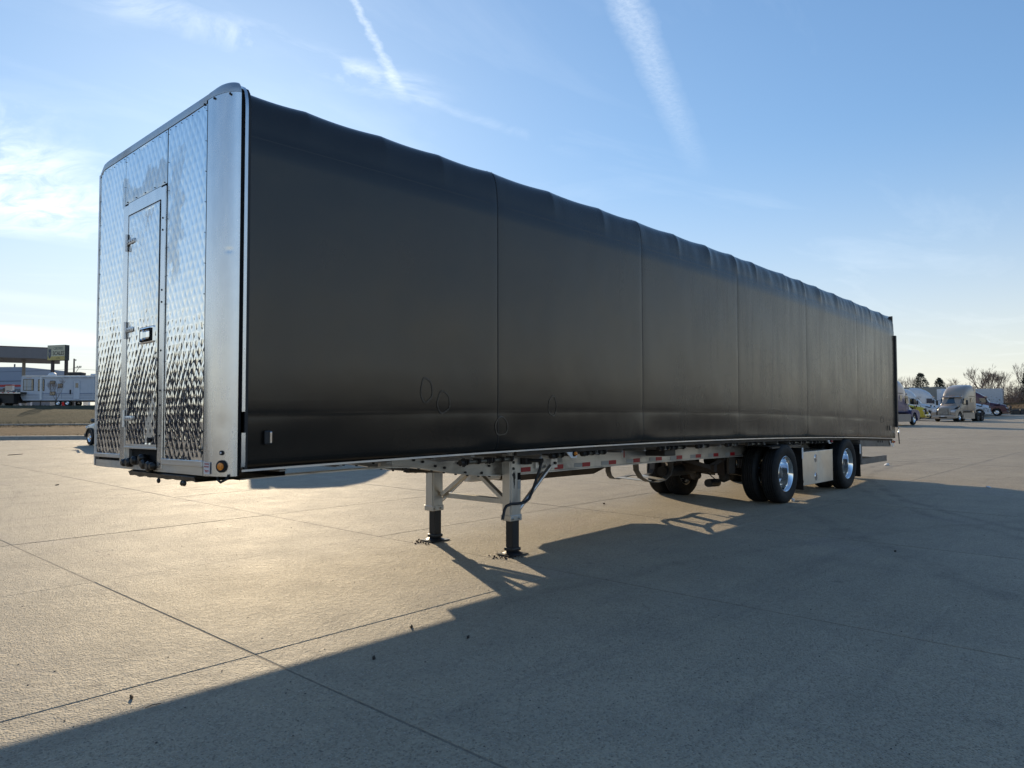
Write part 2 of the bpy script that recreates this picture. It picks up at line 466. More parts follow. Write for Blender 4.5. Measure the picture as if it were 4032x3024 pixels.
def metal(name, col=(0.72, 0.72, 0.72), rough=0.35, stretch=(1, 1, 30), dirt=0.35, metalv=1.0, dirtcol=(0.20, 0.17, 0.13), bump=0.03, ns=2.0):
    m, nt, p = new_mat(name); t = NT(nt); P = t.pos()
    g = t.noise(t.mapping(P, stretch), ns, 5, 0.65); d = t.noise(P, 1.6, 6, 0.65, 0.4)
    dm = t.maprange(d, 0.48, 0.75, 0, dirt)
    t.put(p.inputs['Base Color'], t.mix(dm, t.mix(t.maprange(g, 0.3, 0.7), tuple(c * 0.86 for c in col) + (1,), (*col, 1)), (*dirtcol, 1)))
    t.put(p.inputs['Metallic'], t.math('MULTIPLY', t.math('SUBTRACT', 1.0, dm), metalv))
    t.put(p.inputs['Roughness'], t.math('ADD', t.maprange(g, 0.3, 0.7, rough * 0.85, rough * 1.15), t.math('MULTIPLY', dm, 0.5)))
    t.put(p.inputs['Normal'], t.bump(g, bump, 0.005))
    return m
M['alu'] = metal('brushed_aluminium')
M['alu_post'] = metal('satin_aluminium_post', (0.84, 0.84, 0.84), 0.26, (4, 4, 1), 0.05, bump=0.0)
M['alu_beam'] = metal('mill_aluminium_beam', (0.66, 0.64, 0.60), 0.42, (1, 1, 30), 0.55, dirtcol=(0.16, 0.14, 0.115))
M['alu_cap'] = metal('weathered_cap_aluminium', (0.62, 0.62, 0.61), 0.42, (3, 3, 12), 0.45, dirtcol=(0.25, 0.24, 0.22))
M['alu_dull'] = metal('weathered_aluminium', (0.36, 0.36, 0.36), 0.55, (3, 3, 12), 0.5)
M['alu_leg'] = metal('landing_leg_aluminium', (0.62, 0.61, 0.58), 0.36, (20, 20, 1), 0.55, metalv=0.92, dirtcol=(0.30, 0.28, 0.25))
M['alu_box'] = metal('toolbox_aluminium', (0.80, 0.78, 0.72), 0.33, (2, 2, 2), 0.30, metalv=0.9, dirtcol=(0.40, 0.38, 0.33))
M['chrome'] = simple('polished_aluminium', (0.86, 0.87, 0.88), 0.09, 1.0, nscale=5, namt=0.05, rvar=0.04)
M['quilt'] = simple('quilted_steel', (0.84, 0.85, 0.85), 0.045, 1.0)
def quilt_mat():
    m, nt, p = new_mat('quilted_stainless'); t = NT(nt); P = t.pos(); x, y, z = t.xyz(P)
    n = t.noise(t.mapping(P, (1, 5, 1.3)), 1.5, 6, 0.65, 1.0)
    def win(v, a, b, s): return t.math('MULTIPLY', t.maprange(v, a - s, a, 0, 1), t.maprange(v, b, b + s, 1, 0))
    wob = t.math('MULTIPLY', t.math('SUBTRACT', t.noise(P, 4, 4), 0.5), 0.5)
    yy = t.math('ADD', y, wob); zz = t.math('ADD', z, t.math('MULTIPLY', t.math('SUBTRACT', t.noise(P, 2.3, 4), 0.5), 0.7))
    a = t.math('MULTIPLY', win(y, 1.04, 2.0, 0.015), win(zz, 3.42, 3.68, 0.03))
    b = t.math('MULTIPLY', win(yy, 0.76, 0.98, 0.02), win(zz, 2.75, 3.62, 0.12))
    # wiped arc on the door
    dy = t.math('SUBTRACT', y, 1.75); dz = t.math('SUBTRACT', z, 2.35)
    rad = t.math('SQRT', t.math('ADD', t.math('MULTIPLY', dy, dy), t.math('MULTIPLY', t.math('MULTIPLY', dz, dz), 0.45)))
    rings = t.noise(rad, 26, 3, 0.6)
    ang = t.math('MULTIPLY', win(z, 2.35, 3.32, 0.08), win(y, 1.15, 1.78, 0.03))
    arc = t.math('MULTIPLY', t.math('MULTIPLY', t.maprange(rad, 0.18, 0.32), t.maprange(rings, 0.4, 0.62)), ang)
    sc = t.math('ADD', t.math('ADD', t.math('MULTIPLY', a, 0.55), t.math('MULTIPLY', b, 0.42)), t.math('MULTIPLY', arc, 0.28), clamp=True)
    sc = t.math('MULTIPLY', sc, t.maprange(n, 0.25, 0.6, 0.5, 1.0))
    t.put(p.inputs['Base Color'], t.mix(sc, (0.85, 0.86, 0.86, 1), (0.40, 0.41, 0.41, 1)))
    t.put(p.inputs['Metallic'], t.math('SUBTRACT', 1.0, t.math('MULTIPLY', sc, 0.35)))
    t.put(p.inputs['Roughness'], t.math('ADD', t.maprange(t.noise(P, 1.2, 4), 0.3, 0.7, 0.03, 0.07), t.math('MULTIPLY', sc, 0.38)))
    # faint haze of old wash residue towards the top
    return m
M['quilt'] = quilt_mat()
M['ghost'] = simple('ghost_vinyl', (0.0135, 0.0125, 0.0115), 0.29, spec=0.60, nscale=25, namt=0.5)
M['black_steel'] = simple('black_steel', (0.012, 0.013, 0.015), 0.45, nscale=8, namt=0.4, rvar=0.1, bump=0.05)
M['grease'] = simple('black_grease', (0.008, 0.008, 0.008), 0.35, nscale=14, namt=0.5, bump=0.5)
M['dark_frame'] = simple('dark_primer_steel', (0.030, 0.022, 0.018), 0.7, nscale=5, namt=0.4, bump=0.1)
M['grey_steel'] = simple('galvanised_grey', (0.13, 0.13, 0.13), 0.55, 0.4, nscale=6, namt=0.3)
M['brown_steel'] = simple('dirty_brown_steel', (0.060, 0.048, 0.038), 0.75, nscale=5, namt=0.4)
M['winch'] = simple('winch_steel', (0.045, 0.042, 0.040), 0.5, 0.5, nscale=12, namt=0.5, bump=0.1)
M['winch_drum'] = simple('winch_drum_steel', (0.20, 0.18, 0.14), 0.4, 0.7, nscale=12, namt=0.3)
M['rubber'] = simple('tyre_rubber', (0.012, 0.0125, 0.013), 0.72, spec=0.35, nscale=10, namt=0.4, bump=0.08)
M['flap'] = simple('mud_flap_rubber', (0.014, 0.015, 0.016), 0.8, spec=0.3, nscale=10, namt=0.4, bump=0.1)
M['gap'] = simple('black_seal', (0.005, 0.005, 0.006), 0.7, spec=0.2)
M['white_paint'] = simple('white_paint', (0.72, 0.73, 0.73), 0.4, nscale=3, namt=0.06)
M['sticker'] = simple('sticker_film', (0.62, 0.62, 0.64), 0.45)
M['sticker_grey'] = simple('label_grey', (0.36, 0.36, 0.35), 0.5)
M['red_ink'] = simple('red_ink', (0.45, 0.05, 0.05), 0.5)
M['tape_red'] = simple('red_reflective', (0.42, 0.012, 0.022), 0.3)
M['tape_white'] = simple('white_reflective', (0.42, 0.43, 0.43), 0.3)
M['amber'] = simple('amber_lens', (0.75, 0.22, 0.01), 0.2, nscale=60, namt=0.4, coat=0.6)
M['red_lens'] = simple('red_lens', (0.40, 0.01, 0.012), 0.25, coat=0.5)
M['clear_lens'] = simple('clear_lens', (0.55, 0.56, 0.58), 0.2, coat=0.6)
M['glass_dark'] = simple('dark_window_glass', (0.02, 0.03, 0.035), 0.06, spec=0.8, coat=1.0)
M['glass_blue'] = simple('tinted_windshield', (0.025, 0.05, 0.065), 0.06, spec=0.8, coat=1.0)
def paint(name, col, rough=0.35, coat=0.7):
    return simple(name, col, rough, nscale=1.5, namt=0.07, coat=coat)

# ------------------------------------------------------------------ GROUND
def ground():
    g = MB()
    xs = sorted(set([-900, -500, -300, -160, -100, -60, -40, -25] + list(range(-15, 180, 6)) + [200, 240, 300, 420, 600, 900]))
    g.grid(lambda x, y: (x, y, lotz(x, y) - 0.014), xs, xs)
    o = g.build('parking_lot', M['concrete_far'], smooth=60)
    tag(o, kind='structure')
    # concrete slabs with open joints: one object each, where their edges can be seen
    xs = [-8.2, -4.0, 0.015, 3.37, 7.17]
    while xs[-1] < 60: xs.append(xs[-1] + 3.66)
    ys = [-44.0, -22.0, -11.6, -0.47, 2.60, 5.42]
    while ys[-1] < 38: ys.append(ys[-1] + 3.4)
    cnt = 0
    for i in range(len(xs) - 1):
        for j in range(len(ys) - 1):
            cx, cy = (xs[i] + xs[i + 1]) / 2, (ys[j] + ys[j + 1]) / 2
            D = (cx - CPOS.x) * FH.x + (cy - CPOS.y) * FH.y; s = (cx - CPOS.x) * RH.x + (cy - CPOS.y) * RH.y
            if D < -1.5 or D > 46 or abs(s) > 0.74 * D + 10: continue
            gx = 0.005; gy = 0.003
            a, b, c, d = xs[i] + gx, xs[i + 1] - gx, ys[j] + gy, ys[j + 1] - gy
            m = MB(); n = 8 if D < 12 else 2; bv = 0.006; zz = 0.0
            dz = random.uniform(-0.0015, 0.0015)
            ring = lambda e, h: [(a + e, c + e, h), (b - e, c + e, h), (b - e, d - e, h), (a + e, d - e, h)]
            vs = []
            jit = random.Random(cnt)
            def edge(e, h, jt):
                out = []
                cs = [(a + e, c + e), (b - e, c + e), (b - e, d - e), (a + e, d - e)]
                for q in range(4):
                    p0, p1 = cs[q], cs[(q + 1) % 4]; N = 24 if D < 10 else 4
                    for k in range(N):
                        t = k / N; px = p0[0] + (p1[0] - p0[0]) * t; py = p0[1] + (p1[1] - p0[1]) * t
                        px += jit.uniform(-jt, jt); py += jit.uniform(-jt, jt)
                        out.append((px, py, lotz(px, py) + h + dz))
                return out
            r0 = edge(0, -0.0135, 0); r1 = edge(0, -0.006, 0.0008); r2 = edge(bv, 0.0, 0.0016)
            N = len(r0)
            vs = r0 + r1 + r2; fs = []
            for q in range(2):
                for k in range(N):
                    fs.append((q * N + k, q * N + (k + 1) % N, (q + 1) * N + (k + 1) % N, (q + 1) * N + k))
            fs.append(tuple(range(2 * N, 3 * N)))
            m.add(vs, fs)
            so = m.build('slab', M['concrete'], o, recalc=False)
            cnt += 1
    # joint sealant lying in the open joints
    sealm = simple('joint_sealant', (0.20, 0.165, 0.12), .85, nscale=20, namt=.35)
    def seal(x0, x1, y0, y1, n):
        m = MB()
        if x1 - x0 < y1 - y0: m.grid(lambda x, y: (x, y, lotz(x, y) - 0.003), [x0, x1], list(np.linspace(y0, y1, n)))
        else: m.grid(lambda x, y: (x, y, lotz(x, y) - 0.006), list(np.linspace(x0, x1, n)), [y0, y1])
        m.build('joint_sealant', sealm, o, recalc=False)
    for q in xs[1:9]: seal(q - 0.012, q + 0.012, -8, 24, 40)
    for q in ys[3:9]: seal(-4.0, 34, q - 0.010, q + 0.010, 40)
    return o
lot = ground()

# left background: kerb, lawn, access road, grass bank
def strips():
    rng = random.Random(3)
    ss = [i * 4 for i in range(-60, -1)]
    # profile across: (D, z offset above the lot plane)
    def surf(name, prof, mat, kind='structure', jitter=0.0):
        m = MB()
        def fn(s, k):
            D, dz = prof[k]
            D2 = D + 0.10 * (s + 24)          # kerb line runs slightly away to the right
            p = bp(D2, s)
            q = mnoise.noise(Vector((p.x * 0.2, p.y * 0.2, 0))) * jitter
            return (p.x, p.y, TA * (p.x - 3.6) + TB * (p.y - 0.5) + dz + q)
        m.grid(fn, ss, list(range(len(prof))))
        o = m.build(name, mat, smooth=50, recalc=False)
        tag(o, kind=kind); return o
    surf('kerb', [(38.7, -0.02), (38.72, 0.19), (38.85, 0.20), (39.0, 0.20), (39.02, 0.05)], M['kerb'])
    surf('lawn', [(39.01, 0.18), (42, 0.26), (47, 0.38), (53, 0.43), (54.5, 0.40)], M['dry_grass'], jitter=0.05)
    surf('roadside_kerb', [(54.45, 0.3), (54.5, 0.50), (54.9, 0.50), (54.95, 0.40)], M['kerb'])
    surf('access_road', [(54.9, 0.36), (60.0, 0.36)], M['kerb'])
    surf('grass_bank', [(60, 0.30), (62, 0.62), (66, 1.15), (70, 1.62), (73.5, 1.86), (76, 1.88), (78, 1.80)], M['bank_grass'], jitter=0.10)
    surf('station_forecourt', [(77.8, 1.81), (100, 1.81), (140, 1.7), (190, 1.5), (260, 0.3)], M['kerb'])
strips()
BANK = 1.81
def bk(D, s):
    p = bp(D, s); p.z = TA * (p.x - 3.6) + TB * (p.y - 0.5) + BANK; return p

# =================================================================== THE TRAILER
TRL = empty('semi_trailer', (0, 0, 0), 0, 'long black tarp-covered flatbed trailer with quilted steel front, standing on its landing legs', 'trailer')
def P_(m, name, mat, smooth=None, body=True, label=None, parent=None):
    o = m.build(name, mat, parent or TRL, smooth, body)
    if label: o['label'] = label
    return o

SEAMS = [2.88, 5.55, 8.24, 10.98, 13.71]
BOWS = [0.15, 0.72, 1.48, 2.16, 2.88, 3.8, 4.75, 5.55, 6.5, 7.4, 8.24, 8.97, 10.2, 10.98, 11.73, 12.7, 13.71, 14.7, 15.6, 16.3]
BOWH = {b: 0.0 for b in BOWS}
for b in (0.72, 2.16, 3.8, 6.5): BOWH[b] = -0.010
X0, X1 = 0.19, 16.32
def bowfield(x):
    for i in range(len(BOWS) - 1):
        if BOWS[i] <= x <= BOWS[i + 1] + 1e-6:
            a, b = BOWS[i], BOWS[i + 1]; t = (x - a) / (b - a)
            w = b - a
            return 4 * t * (1 - t) * min(1.0, w / 0.8), t
    return 0, 0
# cross-section of the near side from the deck edge to the roof ridge: (y, h)
PROF = [(0.058, 0.0), (0.040, 0.008), (0.026, 0.022), (0.018, 0.042), (0.0165, 0.07), (0.0165, 0.11), (0.014, 0.18), (0.0105, 0.26), (0.0075, 0.33), (0.0062, 0.375), (0.0058, 0.39), (0.0046, 0.398), (0.0048, 0.408), (0.0045, 0.42), (0.004, 0.45), (0.003, 0.52), (0.0015, 0.65), (0.0, 0.85)]
PROF += [(0.0, 0.85 + (2.49 - 0.85) * k / 12) for k in range(1, 13)]
PROF += [(0.0035, 2.50), (0.008, 2.58), (0.016, 2.66), (0.030, 2.74), (0.046, 2.79), (0.068, 2.83), (0.10, 2.862), (0.15, 2.885), (0.25, 2.902), (0.45, 2.915), (0.85, 2.928), (1.295, 2.935)]
def tarp_point(x, k, side):
    y, h = PROF[k]
    sag, t = bowfield(x)
    n1 = mnoise.noise(Vector((x * 0.9, h * 0.8, 3 + side * 9))); n2 = mnoise.noise(Vector((x * 3.1, h * 1.7, 8 + side * 9)))
    n3 = mnoise.noise(Vector((x * 7.0, h * 0.9, 21)))
    top = smooth(2.45, 2.80, h)
    rearw = smooth(3, 11, x)
    dy = 0.0; dh = 0.0
    # roof and shoulder sag between the bows
    dh -= top * sag * (0.010 + 0.005 * n1)
    dy += top * sag * 0.012 * (1 - smooth(0.1, 0.6, y))
    # folds near the shoulder, stronger at the rear bays
    fold = math.exp(-((h - 2.70) / 0.14) ** 2)
    dy += fold * rearw * (0.016 * n3 + 0.012 * mnoise.noise(Vector((x * 3.5 + h * 2.0, 5, 0))))
    for q in BOWS[3:-1]:
        if abs(x - q) < 0.35 and h > 2.3:
            w = (0.15 + 0.75 * rearw) * math.exp(-((h - 2.74) / 0.17) ** 2)
            dy -= w * 0.014 * math.exp(-((x - q) / 0.045) ** 2)
            dy += w * 0.010 * math.exp(-((x - q - 0.13) / 0.07) ** 2)
    # side curtain: slight billow between seams and at the lower hem
    mid = smooth(0.35, 0.9, h) * (1 - smooth(2.2, 2.5, h))
    dy += mid * (0.006 * n1 + 0.002 * n2)
    low = 1 - smooth(0.15, 0.45, h)
    sx = 0
    for q in SEAMS: sx = max(sx, math.exp(-((x - q) / 0.22) ** 2))
    dy += low * (0.012 * mnoise.noise(Vector((x * 0.8, h * 3, 0))) + 0.004 * n3) + sx * low * 0.012 * (1 - 2 * smooth(0.0, 0.1, h))
    dy += math.exp(-((h - 0.40) / 0.03) ** 2) * 0.004 * (0.5 + n1)
    for q in SEAMS:                       # the curtain is pulled in along each vertical seam
        d = abs(x - q)
        if d < 0.05: dy += 0.004 * (1 - d / 0.05) * (1 if h < 2.8 else 0.3)
    y += dy; h += dh
    if side: y = 2.59 - y
    return (x, y, h)
def tarp():
    xs = list(np.arange(X0, X1, 0.045))
    for q in SEAMS: xs += [q - 0.012, q - 0.004, q + 0.004, q + 0.012]
    for q in BOWS[1:-1]: xs += [q - 0.02, q, q + 0.02]
    xs = sorted(set([round(float(q), 4) for q in xs] + [X1]))
    m = MB(); n = len(PROF)
    def fn(x, k):
        if k < n: return tarp_point(x, k, 0)
        return tarp_point(x, 2 * n - 2 - k, 1)
    m.grid(fn, xs, list(range(2 * n - 1)))
    o = P_(m, 'tarp', M['tarp'], 60, label='black vinyl tarp stretched over bows, dusty streaks and a painted pale sheen towards the rear')
    return o
tarp_o = tarp()
# seam strips (one per bow that shows as a vertical line)
for q in SEAMS:
    m = MB(); ring = []
    n = len(PROF)
    def so(x, k):
        p = list(tarp_point(q, k, 0)); y0, h0 = PROF[k]
        p[0] = x
        off = 0.0035
        if h0 > 2.6: p[2] += off * smooth(2.7, 2.9, h0)
        p[1] -= off * (1 - smooth(2.85, 2.92, h0))
        return tuple(p)
    m.grid(so, [q - 0.004, q + 0.004], list(range(1, n)))
    P_(m, 'tarp_seam', M['tarp_seam'], 40, parent=tarp_o)
# horizontal welded hem under the shoulder
m = MB(); n = 120
def hem(x, j):
    k0 = [i for i, p in enumerate(PROF) if abs(p[1] - 2.50) < 1e-6][0]
    p = tarp_point(x, k0, 0); return (p[0], p[1] - 0.0012, p[2] + (-0.010, 0.0, 0.002)[j])
m.grid(hem, [X0 + (X1 - X0) * i / n for i in range(n + 1)], [0, 1, 2])
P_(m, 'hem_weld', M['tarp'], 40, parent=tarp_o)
# round scuffs left on the lower curtain
for (cx, ch, rx, rh) in ((1.93, 0.60, 0.075, 0.12), (2.14, 0.49, 0.085, 0.11), (2.93, 0.25, 0.10, 0.10), (3.74, 0.455, 0.075, 0.115), (15.33, 0.40, 0.14, 0.07)):
    m = MB()
    def fn(a, rr):
        w = 1 + 0.05 * math.sin(a * 3 + cx) + 0.04 * math.sin(a * 5 + 2 * cx)
        xx, hh_ = cx + rx * rr * w * math.cos(a), ch + rh * rr * w * math.sin(a)
        kk = min(range(len(PROF)), key=lambda i: abs(PROF[i][1] - hh_)); return (xx, tarp_point(xx, kk, 0)[1] - 0.004, hh_)
    m.grid(fn, [2 * PI * i / 28 for i in range(29)], [0.84, 1.0])
    P_(m, 'scuff_mark', M['ghost'], parent=tarp_o)
# ghost of removed unit number on the curtain
gm = text_mesh('3501', 0.20, M['tarp'], 0.0, 1.1)
go = bpy.data.objects.new('unit_number', gm); COL.objects.link(go); go.parent = tarp_o
for v in gm.vertices:
    xx, hh_ = 4.28 + v.co.x, 0.60 + v.co.y; k1 = min(range(len(PROF) - 1), key=lambda i: abs(PROF[i][1] - hh_) if PROF[i][1] <= hh_ else 9)
    f_ = (hh_ - PROF[k1][1]) / (PROF[k1 + 1][1] - PROF[k1][1]); yy = tarp_point(xx, k1, 0)[1] * (1 - f_) + tarp_point(xx, k1 + 1, 0)[1] * f_
    v.co = Vector(B(xx, yy - 0.0006, hh_))
gm.update()

# --- near and far deck side rails, bright edge
for y0, y1 in ((0.040, 0.10), (2.49, 2.55)):
    m = MB().box(X0 - 0.02, 16.36, y0, y1, -0.020, -0.004, 40)
    P_(m, 'side_rail', M['alu'])
    m = MB().box(3.25, 16.36, y0 + 0.05 if y0 < 1 else y0, (y1 + 0.03 if y0 < 1 else y1 - 0.02), (-0.066 if y0 < 1 else -0.105), -0.0205, 36)
    P_(m, 'winch_track', M['brown_steel'])
# deck planks seen from below
deck = MB()
for k in range(9):
    y0 = 0.13 + k * 0.26
    deck.box(0.15, 16.2, y0, y0 + 0.252, -0.02, 0.02, 24)
P_(deck, 'deck', M['alu_dull'])
# floor cross members (dark, between the rails)
cm = MB().box(0.0, 0.05, 0.11, 2.48, -0.10, -0.022)
x = 0.55
cross_parts = []
me_cross = None
while x < 16.0:
    m = MB(); zt, zb = -0.022, (-0.115 if x > 3.2 else -0.045)
    m.box(x - 0.03, x + 0.03, 0.11, 2.48, zt - 0.008, zt).box(x - 0.004, x + 0.004, 0.11, 2.48, zb + 0.008, zt - 0.008).box(x - 0.03, x + 0.03, 0.11, 2.48, zb, zb + 0.008)
    P_(m, 'cross_member', M['alu_dull'])
    x += 0.52
# --- main beams: web with curved neck, flanges
BEAMPTS = [(0.45, -0.13), (1.6, -0.13), (2.0, -0.135), (2.29, -0.15), (2.5, -0.185), (2.84, -0.245), (3.19, -0.292), (3.57, -0.322), (4.2, -0.33), (9.7, -0.33), (10.3, -0.30), (11.0, -0.25), (14.0, -0.22), (15.9, -0.20)]
def beam_h(x):
    for i in range(len(BEAMPTS) - 1):
        a, b = BEAMPTS[i], BEAMPTS[i + 1]
        if a[0] <= x <= b[0]:
            t = (x - a[0]) / (b[0] - a[0]); return a[1] + (b[1] - a[1]) * t
    return BEAMPTS[-1][1]
bx = sorted(set([0.45 + i * 0.07 for i in range(60)] + [4.6 + i * 0.5 for i in range(23)] + [15.9]))
bx = [q for q in bx if q <= 15.9]
ME_BOLT = MB().cyl((0, -0.010, 0), 0.014, 0.018, 'y', 8).mesh('bolt', M['black_steel'])
for yb in (0.68, 1.74):
    outer = yb if yb < 1 else yb
    m = MB()
    def sec(x, k):
        h = beam_h(x)
        pts = [(yb - 0.006, -0.116), (yb - 0.006, h + 0.012), (yb - 0.07, h + 0.012), (yb - 0.07, h), (yb + 0.07, h), (yb + 0.07, h + 0.012), (yb + 0.006, h + 0.012), (yb + 0.006, -0.116), (yb - 0.006, -0.116)]
        return (x, *pts[k])
    m.grid(sec, bx, list(range(9)))
    b = P_(m, 'main_beam', M['alu_beam'], 30)
    # doubler strip following the neck curve, with its edge bead
    m = MB()
    def dbl(x, k):
        h = beam_h(x); pts = [(yb - 0.0065, h + 0.10), (yb - 0.014, h + 0.10), (yb - 0.014, h + 0.014), (yb - 0.0065, h + 0.014)]
        return (x, *pts[k])
    m.grid(dbl, [q for q in bx if 2.05 < q < 3.5], list(range(4)))
    P_(m, 'neck_doubler', M['alu_beam'], 30, parent=b)
    for (hx, hh) in ((2.33, -0.075), (2.45, -0.10), (2.62, -0.155), (2.75, -0.18), (2.95, -0.145), (3.05, -0.25), (3.3, -0.27), (3.42, -0.20)):
        inst('bolt', ME_BOLT, b, B(hx, yb - 0.020, hh))
    for k in range(8):
        hx = 2.2 + k * 0.17; inst('bolt', ME_BOLT, b, B(hx, yb - 0.05, beam_h(hx) - 0.004), (PI / 2, 0, 0))
    if yb < 1:
        # reflective tape along the lower web: red and silver pieces
        for k in range(11):
            xc = 4.05 + 0.59 * k + (0.03 if k == 1 else 0)
            if xc > 9.6: continue
            h0 = beam_h(xc) + 0.022
            m = MB().box(xc - 0.085, xc + 0.085, yb - 0.0095, yb - 0.0065, h0, h0 + 0.055)
            P_(m, 'red_tape', M['tape_red'], parent=b)
            if k > 1:
                m = MB().box(xc - 0.255, xc - 0.087, yb - 0.0095, yb - 0.0065, h0, h0 + 0.055)
                P_(m, 'white_tape', M['tape_white'], parent=b)
        for (sx, sh, w, hh, mt) in ((4.02, -0.15, 0.16, 0.13, 'sticker_grey'), (4.50, -0.10, 0.10, 0.03, 'tape_red'), (4.50, -0.17, 0.09, 0.10, 'sticker_grey'), (4.66, -0.17, 0.15, 0.12, 'sticker_grey'), (6.1, -0.17, 0.025, 0.12, 'red_ink'), (9.2, -0.16, 0.11, 0.08, 'sticker_grey')):
            m = MB().box(sx - w / 2, sx + w / 2, yb - 0.0085, yb - 0.0065, sh - hh / 2, sh + hh / 2)
            P_(m, 'sticker', M[mt], parent=b)
        m = MB().prism([(6.07, -0.105), (6.13, -0.105), (6.10, -0.07)], yb - 0.0085, yb - 0.0065)
        P_(m, 'arrow_head', M['red_ink'], parent=b)
# longitudinal diagonal stiffener between the beams in the neck, dark channel underneath
m = MB().bar((2.35, 1.25, -0.14), (3.5, 0.95, -0.27), 0.07, 0.05)
P_(m, 'neck_brace', M['alu_beam'])
m = MB().prism([(5.12, 0.66), (5.3, 0.615), (7.3, 0.60), (7.66, 0.69), (7.66, 1.06), (5.12, 1.06)], 2.08, 2.46)
P_(m, 'side_rack', M['brown_steel'], body=False)
m = MB().bbox(4.50, 5.118, 2.08, 2.24, 0.655, 1.05, 0.03)
P_(m, 'document_box', M['white_paint'], body=False)
m = MB()
m.tube([(2.75, 1.28, -0.20), (3.4, 1.28, -0.24)], 0.06, 14)
P_(m, 'air_tank', M['black_steel'], 40)

# --- winches and strap rollers under the near rail (each a part)
def winch(x, n_drum, w=0.30, gear=False):
    hb = -0.125; y0, y1 = 0.085, 0.20
    nplates = n_drum + 1; o = None
    for k in range(nplates):
        px = x + w * k / n_drum if n_drum else x
        m = MB().prism([(y0, -0.066), (y1, -0.066), (y1, hb + 0.02), (y1 - 0.03, hb), (y0 + 0.03, hb), (y0, hb + 0.02)], px - 0.005, px + 0.005, 'x')
        o2 = P_(m, 'winch' if o is None else 'side_plate', M['winch'], parent=o); o = o or o2
    m = MB().cyl((x - 0.02, 0.145, -0.10), 0.022, w + 0.06, 'x', 10)
    P_(m, 'drum', M['winch_drum'], 40, parent=o)
    m = MB(); R = 0.045 if gear else 0.034; vs = []
    for k in range(24):
        a = 2 * PI * k / 24; rr = R * (1.0 if k % 2 else 0.82); vs.append((0.145 + rr * math.cos(a), -0.10 + rr * math.sin(a)))
    m.prism(vs, x - 0.03, x - 0.018, 'x').cyl((x - 0.075, 0.145, -0.10), 0.03, 0.048, 'x', 12)
    P_(m, 'ratchet', M['winch'], parent=o)
    return o
winch(2.56, 2, 0.32, True); winch(2.92, 2, 0.28); winch(3.95, 1, 0.10)
for (wx, nd, w) in ((4.52, 3, 0.34), (6.20, 2, 0.22), (6.55, 1, 0.20), (7.24, 1, 0.20), (8.16, 1, 0.20), (8.86, 2, 0.42), (10.60, 1, 0.28), (11.10, 1, 0.30), (11.75, 2, 0.35), (15.3, 2, 0.3)):
    winch(wx, nd, w)
# side marker brackets with lamps
def marker(x, mat, hb=-0.135, yy=0.075, r=0.022):
    m = MB().prism([(x - 0.10, -0.066), (x + 0.08, -0.066), (x + 0.08, hb), (x - 0.02, hb)], yy, yy + 0.012)
    o = P_(m, 'lamp_bracket', M['white_paint'])
    m = MB().lathe([(0, 0), (0, r * 1.5), (-0.012, r * 1.5), (-0.016, r)], (x + 0.03, yy, -0.085), 'y', 16)
    P_(m, 'lamp_grommet', M['rubber'], 40, parent=o)
    m = MB().lathe([(0.0, r), (-0.02, r * 0.9), (-0.03, r * 0.5), (-0.032, 0)], (x + 0.03, yy - 0.014, -0.085), 'y', 16)
    P_(m, 'marker_lamp', M[mat], 40, parent=o)
marker(4.18, 'amber'); marker(12.26, 'red_lens', -0.13, 0.075, 0.02); marker(16.2, 'amber', -0.16); marker(16.32, 'red_lens', -0.2, 0.072)
m = MB().bbox(7.14, 7.34, 0.60, 0.66, -0.19, -0.10, 0.015)
o = P_(m, 'mid_lamp_housing', M['alu_box'])
m = MB().bbox(7.18, 7.30, 0.588, 0.602, -0.16, -0.115, 0.012)
P_(m, 'marker_lamp', M['amber'], parent=o)
m = MB().bbox(6.55, 6.85, 0.30, 0.62, -0.22, -0.13, 0.012)
P_(m, 'load_binder_box', M['black_steel'])

# --- front bulkhead -------------------------------------------------
def post_outline(n=10, inset=0.0, y_in=0.30):
    """plan outline of the near rounded corner from the side (x=.115,y=0) to the flat front (x=0,y=y_in)"""
    pts = []
    rx, ry = 0.115, 0.29
    for k in range(n + 1):
        a = PI / 2 * k / n
        pts.append((rx - (rx - inset) * math.sin(a) if k else rx, ry - (ry - inset) * math.cos(a)))
    pts.append((inset, y_in))
    return pts
m = MB(); hs = [-0.045 + (2.81 + 0.045) * k / 20 for k in range(21)]
po = post_outline(14)
def pf(i, k):
    x, y = po[i]; h = hs[k]
    d = 0.0
    for (dy_, dh_, rr, dep) in ((0.045, 1.62, 0.016, 0.003), (0.09, 0.33, 0.05, 0.002)):
        q = math.hypot(y - dy_, h - dh_)
        d += dep * math.exp(-(q / rr) ** 2)
    return (x + d * 0.7, y + d * 0.7, h)
hs = sorted(set([round(q, 4) for q in list(np.linspace(-0.045, 2.81, 60)) + list(np.linspace(1.55, 1.69, 12))]))
m.grid(pf, list(range(len(po))), list(range(len(hs))))
m.add([(0.012, 0.30, -0.045), (0.10, 0.012, -0.045), (0.10, 0.012, 2.81), (0.012, 0.30, 2.81)], [(0, 1, 2, 3)])
post = P_(m, 'corner_post', M['alu_post'], 50, label='satin aluminium rounded corner post with lamps and a red and white sticker')
